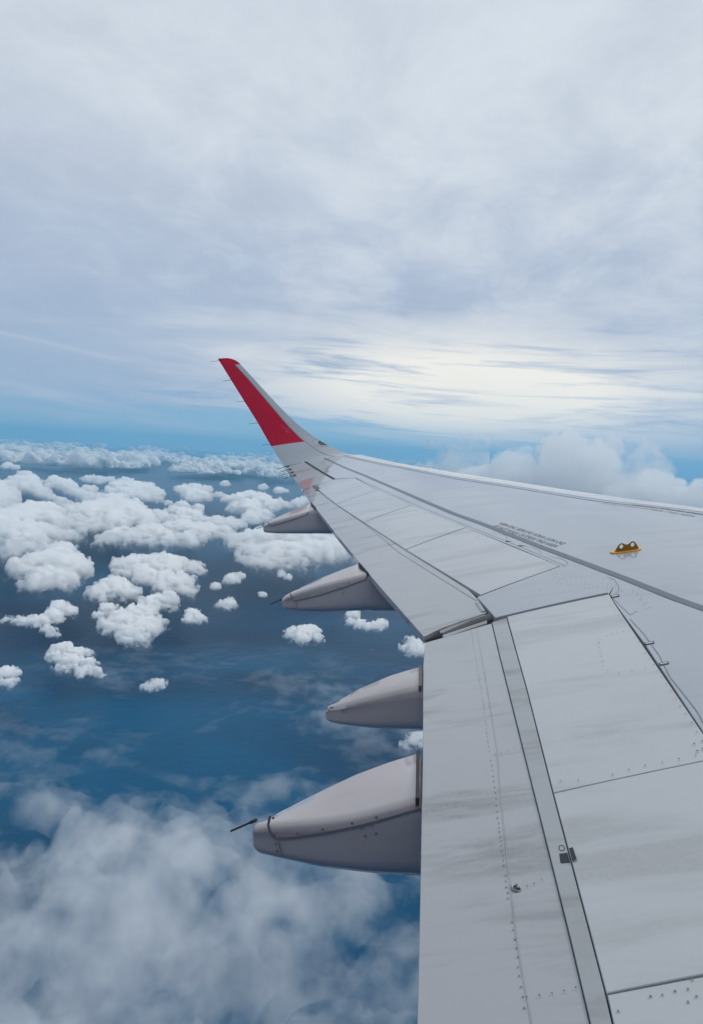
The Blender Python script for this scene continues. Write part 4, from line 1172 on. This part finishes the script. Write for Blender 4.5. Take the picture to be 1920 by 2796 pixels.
# congestus towers on the horizon beyond the leading edge
def tower(px, top, dist, wpx, label, seed, blobs, hfac=1.0, res=110, rough=0.3, dens=8.0):
    dh = ray_w(*D(px, 1047)); az_ = math.atan2(dh[0], dh[1]); f_ = F_PX * 1596 / 1920
    cp = Vector((sin(az_) * dist, cos(az_) * dist, 0))
    dt = ray_w(*D(px, top)); ztop = dist * dt[2] / math.hypot(dt[0], dt[1])
    wid = wpx / f_ * dist * 0.5; sz = (ztop - BASE_Z) / 1.02
    V, Q = main_body(*cloud_field(wid, wid * .6, sz, blobs, seed, res, rough))
    o = np_mesh('cumulus_cloud', V, Q, cm(dens / (2 * sz), sz * .6), loc=(cp[0], cp[1], BASE_Z))
    o.rotation_euler[2] = -az_
    tag(o, label, 'cloud', 'towering clouds beyond the leading edge')
tower(1265, 992, 26000, 410, 'huge soft cloud tower rising behind the leading edge, widest of all', 71,
      [(-.75, 0, .22, .30), (-.5, 0, .30, .36), (-.3, 0, .42, .34), (-.08, 0, .55, .30), (.1, 0, .5, .38), (.32, 0, .72, .24), (.38, 0, .45, .40), (.6, 0, .30, .36), (.8, 0, .18, .3), (0, -.3, .3, .4), (.3, .2, .4, .4), (.12, 0, .74, .14)])
tower(1035, 984, 28000, 120, 'slim ragged cloud tower standing over the outer leading edge', 72,
      [(-.2, 0, .3, .22), (.1, 0, .42, .2), (-.1, 0, .55, .17), (.1, 0, .68, .16), (-.35, 0, .80, .12), (.3, 0, .80, .12), (0, 0, .86, .10), (.45, 0, .25, .2), (-.5, 0, .2, .2)], dens=7.0, res=80)
tower(1560, 1088, 24000, 260, 'low rolling cloud tops right beyond the widest tower', 73,
      [(-.8, 0, .4, .4), (-.5, 0, .5, .5), (-.2, 0, .5, .5), (.15, 0, .55, .5), (.5, 0, .5, .5), (.8, 0, .5, .5)])

# the far deck of small clouds towards the horizon: one uncountable mass
def far_deck():
    protos = []
    for k in range(10):
        r_ = random.Random(200 + k); bl = []; fl = r_.uniform(.6, 1.2)
        for q in range(r_.randint(5, 14)):
            a = r_.uniform(0, 2 * pi); rr = math.sqrt(r_.random()) * .85; bl.append((rr * cos(a), rr * sin(a), r_.uniform(.05, .45) * fl, r_.uniform(.18, .5)))
        protos.append(cloud_field(1700, 1300, 650, bl, 60 + k, 38, .26))
    VV, QQ = [], []; base = 0; r_ = random.Random(5); n = 0
    r2 = np.random.RandomState(3)
    while n < 560:
        x = r_.uniform(-260, 1000); dyh = 7 + 56 * r_.random() ** .75
        hy = 985 + (x) * 0.0559
        cl = float(fbm(np.array([x / 90.]), np.array([dyh / 9.]), np.array([0.5]), 77, 3)[0])
        if cl < -0.02 + (0.15 if dyh > 44 else 0):
            if r_.random() < .92: continue
        p = at_level(*D(x, hy + dyh), BASE_Z)
        if np.linalg.norm(p) > 330000: continue
        V, Q = protos[r_.randrange(10)]; s_ = .55 + 2.6 * r_.random() ** 2 * (1.0 + 0.4 * (dyh < 25)); a = r_.uniform(0, 2 * pi)
        Rm = np.array([[cos(a), -sin(a), 0], [sin(a), cos(a), 0], [0, 0, r_.uniform(.6, 1.1)]]) * s_
        VV.append(V @ Rm.T + p); QQ.append(Q + base); base += len(V); n += 1
    V = np.concatenate(VV); c = V.mean(0)
    m = cloud_mat('far_cloud_vapour', 0, surf=0.93)
    o = np_mesh('far_cloud_deck', V - c, np.concatenate(QQ), m, loc=tuple(c))
    tag(o, 'far deck of small clouds merging toward the horizon', None, None, 'stuff')
far_deck()

# thin veil of grey cloud close below: one sheet of changing thickness
def veil():
    nx, ny = 620, 520
    xs = np.linspace(-3400, 2200, nx); ys = np.linspace(350, 5200, ny)
    X, Y = np.meshgrid(xs, ys, indexing='ij'); Zr = np.zeros_like(X)
    k = 1 / 520.0
    wx = fbm(X * k, Y * k, Zr, 90, 4) * 260; wy = fbm(X * k + 7, Y * k, Zr, 93, 4) * 260
    n1 = fbm((X + wx) * k, (Y + wy) * k, Zr, 96, 7, 0.55)
    n2 = fbm((X + wx) * k * .4, (Y + wy) * k * .4, Zr + 3, 97, 4, .5)
    n3 = fbm((X + wx) * k * 2.2, (Y + wy) * k * 2.2, Zr + 5, 98, 5, .55, True)
    R = np.hypot(X, Y)
    near = np.clip((2150 - R + 350 * n2) / 700.0, 0, 1); far = np.clip((3700 - R + 500 * n2) / 900.0, 0, 1) * np.clip((X + 2400) / 1500, 0, 1)
    soft = lambda v: 0.5 * (v + np.sqrt(v * v + .06))
    T = near * soft(0.50 + 1.7 * n1 + .5 * n2 + 1.0 * n3 + .5 * np.clip((X + 900) / 900, 0, 1)) + (1 - near) * far * np.clip(.05 + 0.50 * n1 + .35 * n2 + .2 * n3, -1, .5) * .36
    edge = np.minimum.reduce([(X - xs[0]) / 400, (xs[-1] - X) / 400, (Y - ys[0]) / 150, (ys[-1] - Y) / 400]); T = np.minimum(T, edge)
    T = np.clip(T, 0, None)
    T[0] = T[-1] = 0; T[:, 0] = T[:, -1] = 0
    top = T * 150 ; bot = -T * 90
    on = T > 0; N = nx * ny
    V = np.concatenate([np.stack([X.ravel(), Y.ravel(), top.ravel()], 1), np.stack([X.ravel(), Y.ravel(), bot.ravel()], 1)])
    ids = np.arange(N).reshape(nx, ny); lowid = np.where(on, ids + N, ids)
    c = on[:-1, :-1] | on[1:, :-1] | on[:-1, 1:] | on[1:, 1:]
    q = lambda A: np.stack([A[:-1, :-1][c], A[1:, :-1][c], A[1:, 1:][c], A[:-1, 1:][c]], 1)
    Q = np.concatenate([q(ids), q(lowid)[:, ::-1]])
    used = np.unique(Q); mp = -np.ones(2 * N, np.int64); mp[used] = np.arange(len(used))
    m = cloud_mat('veil_vapour', 0.0048, surf=0.002, nscale=1 / 130.0, lo=.40, hi=.62, detail=6)
    o = np_mesh('cloud_veil', V[used], mp[Q], m, loc=(0, 0, -1050.0))
    tag(o, 'soft grey cloud veil drifting close beneath the near flap', None, None, 'stuff')
veil()

# ------------------------------------------------------------------ unseen hull behind the window, added to shade the near wing and fairings
m_hull = paint('unseen_hull_red', (0.14, 0.035, 0.045), rough=0.5, dirt=0.1, streak=0.1, coat=0.2)  # guessed dull red, kept dark so the added hull dims nearby light
def hull():
    K = 48; xs = [-14, -12, -9, -5, 0, 5, 10, 16, 18]; rr = [1.2, 1.5, 1.8, 1.97, 1.97, 1.97, 1.97, 1.9, 1.4]
    V = []; Fc = []
    for x, r in zip(xs, rr):
        for k in range(K): V.append((x, -2.65 + r * cos(2 * pi * k / K), -0.55 + r * 1.05 * sin(2 * pi * k / K) + (1.97 - r) * .3))
    for j in range(len(xs) - 1):
        for k in range(K): Fc.append((j * K + k, j * K + (k + 1) % K, (j + 1) * K + (k + 1) % K, (j + 1) * K + k))
    Fc.append(tuple(range(K))); Fc.append(tuple((len(xs) - 1) * K + k for k in range(K))[::-1])
    o = wobj('unseen_fuselage', V, Fc, m_hull)
    bm = bmesh.new(); bm.from_mesh(o.data); bmesh.ops.recalc_face_normals(bm, faces=bm.faces); bm.to_mesh(o.data); bm.free()
hull()
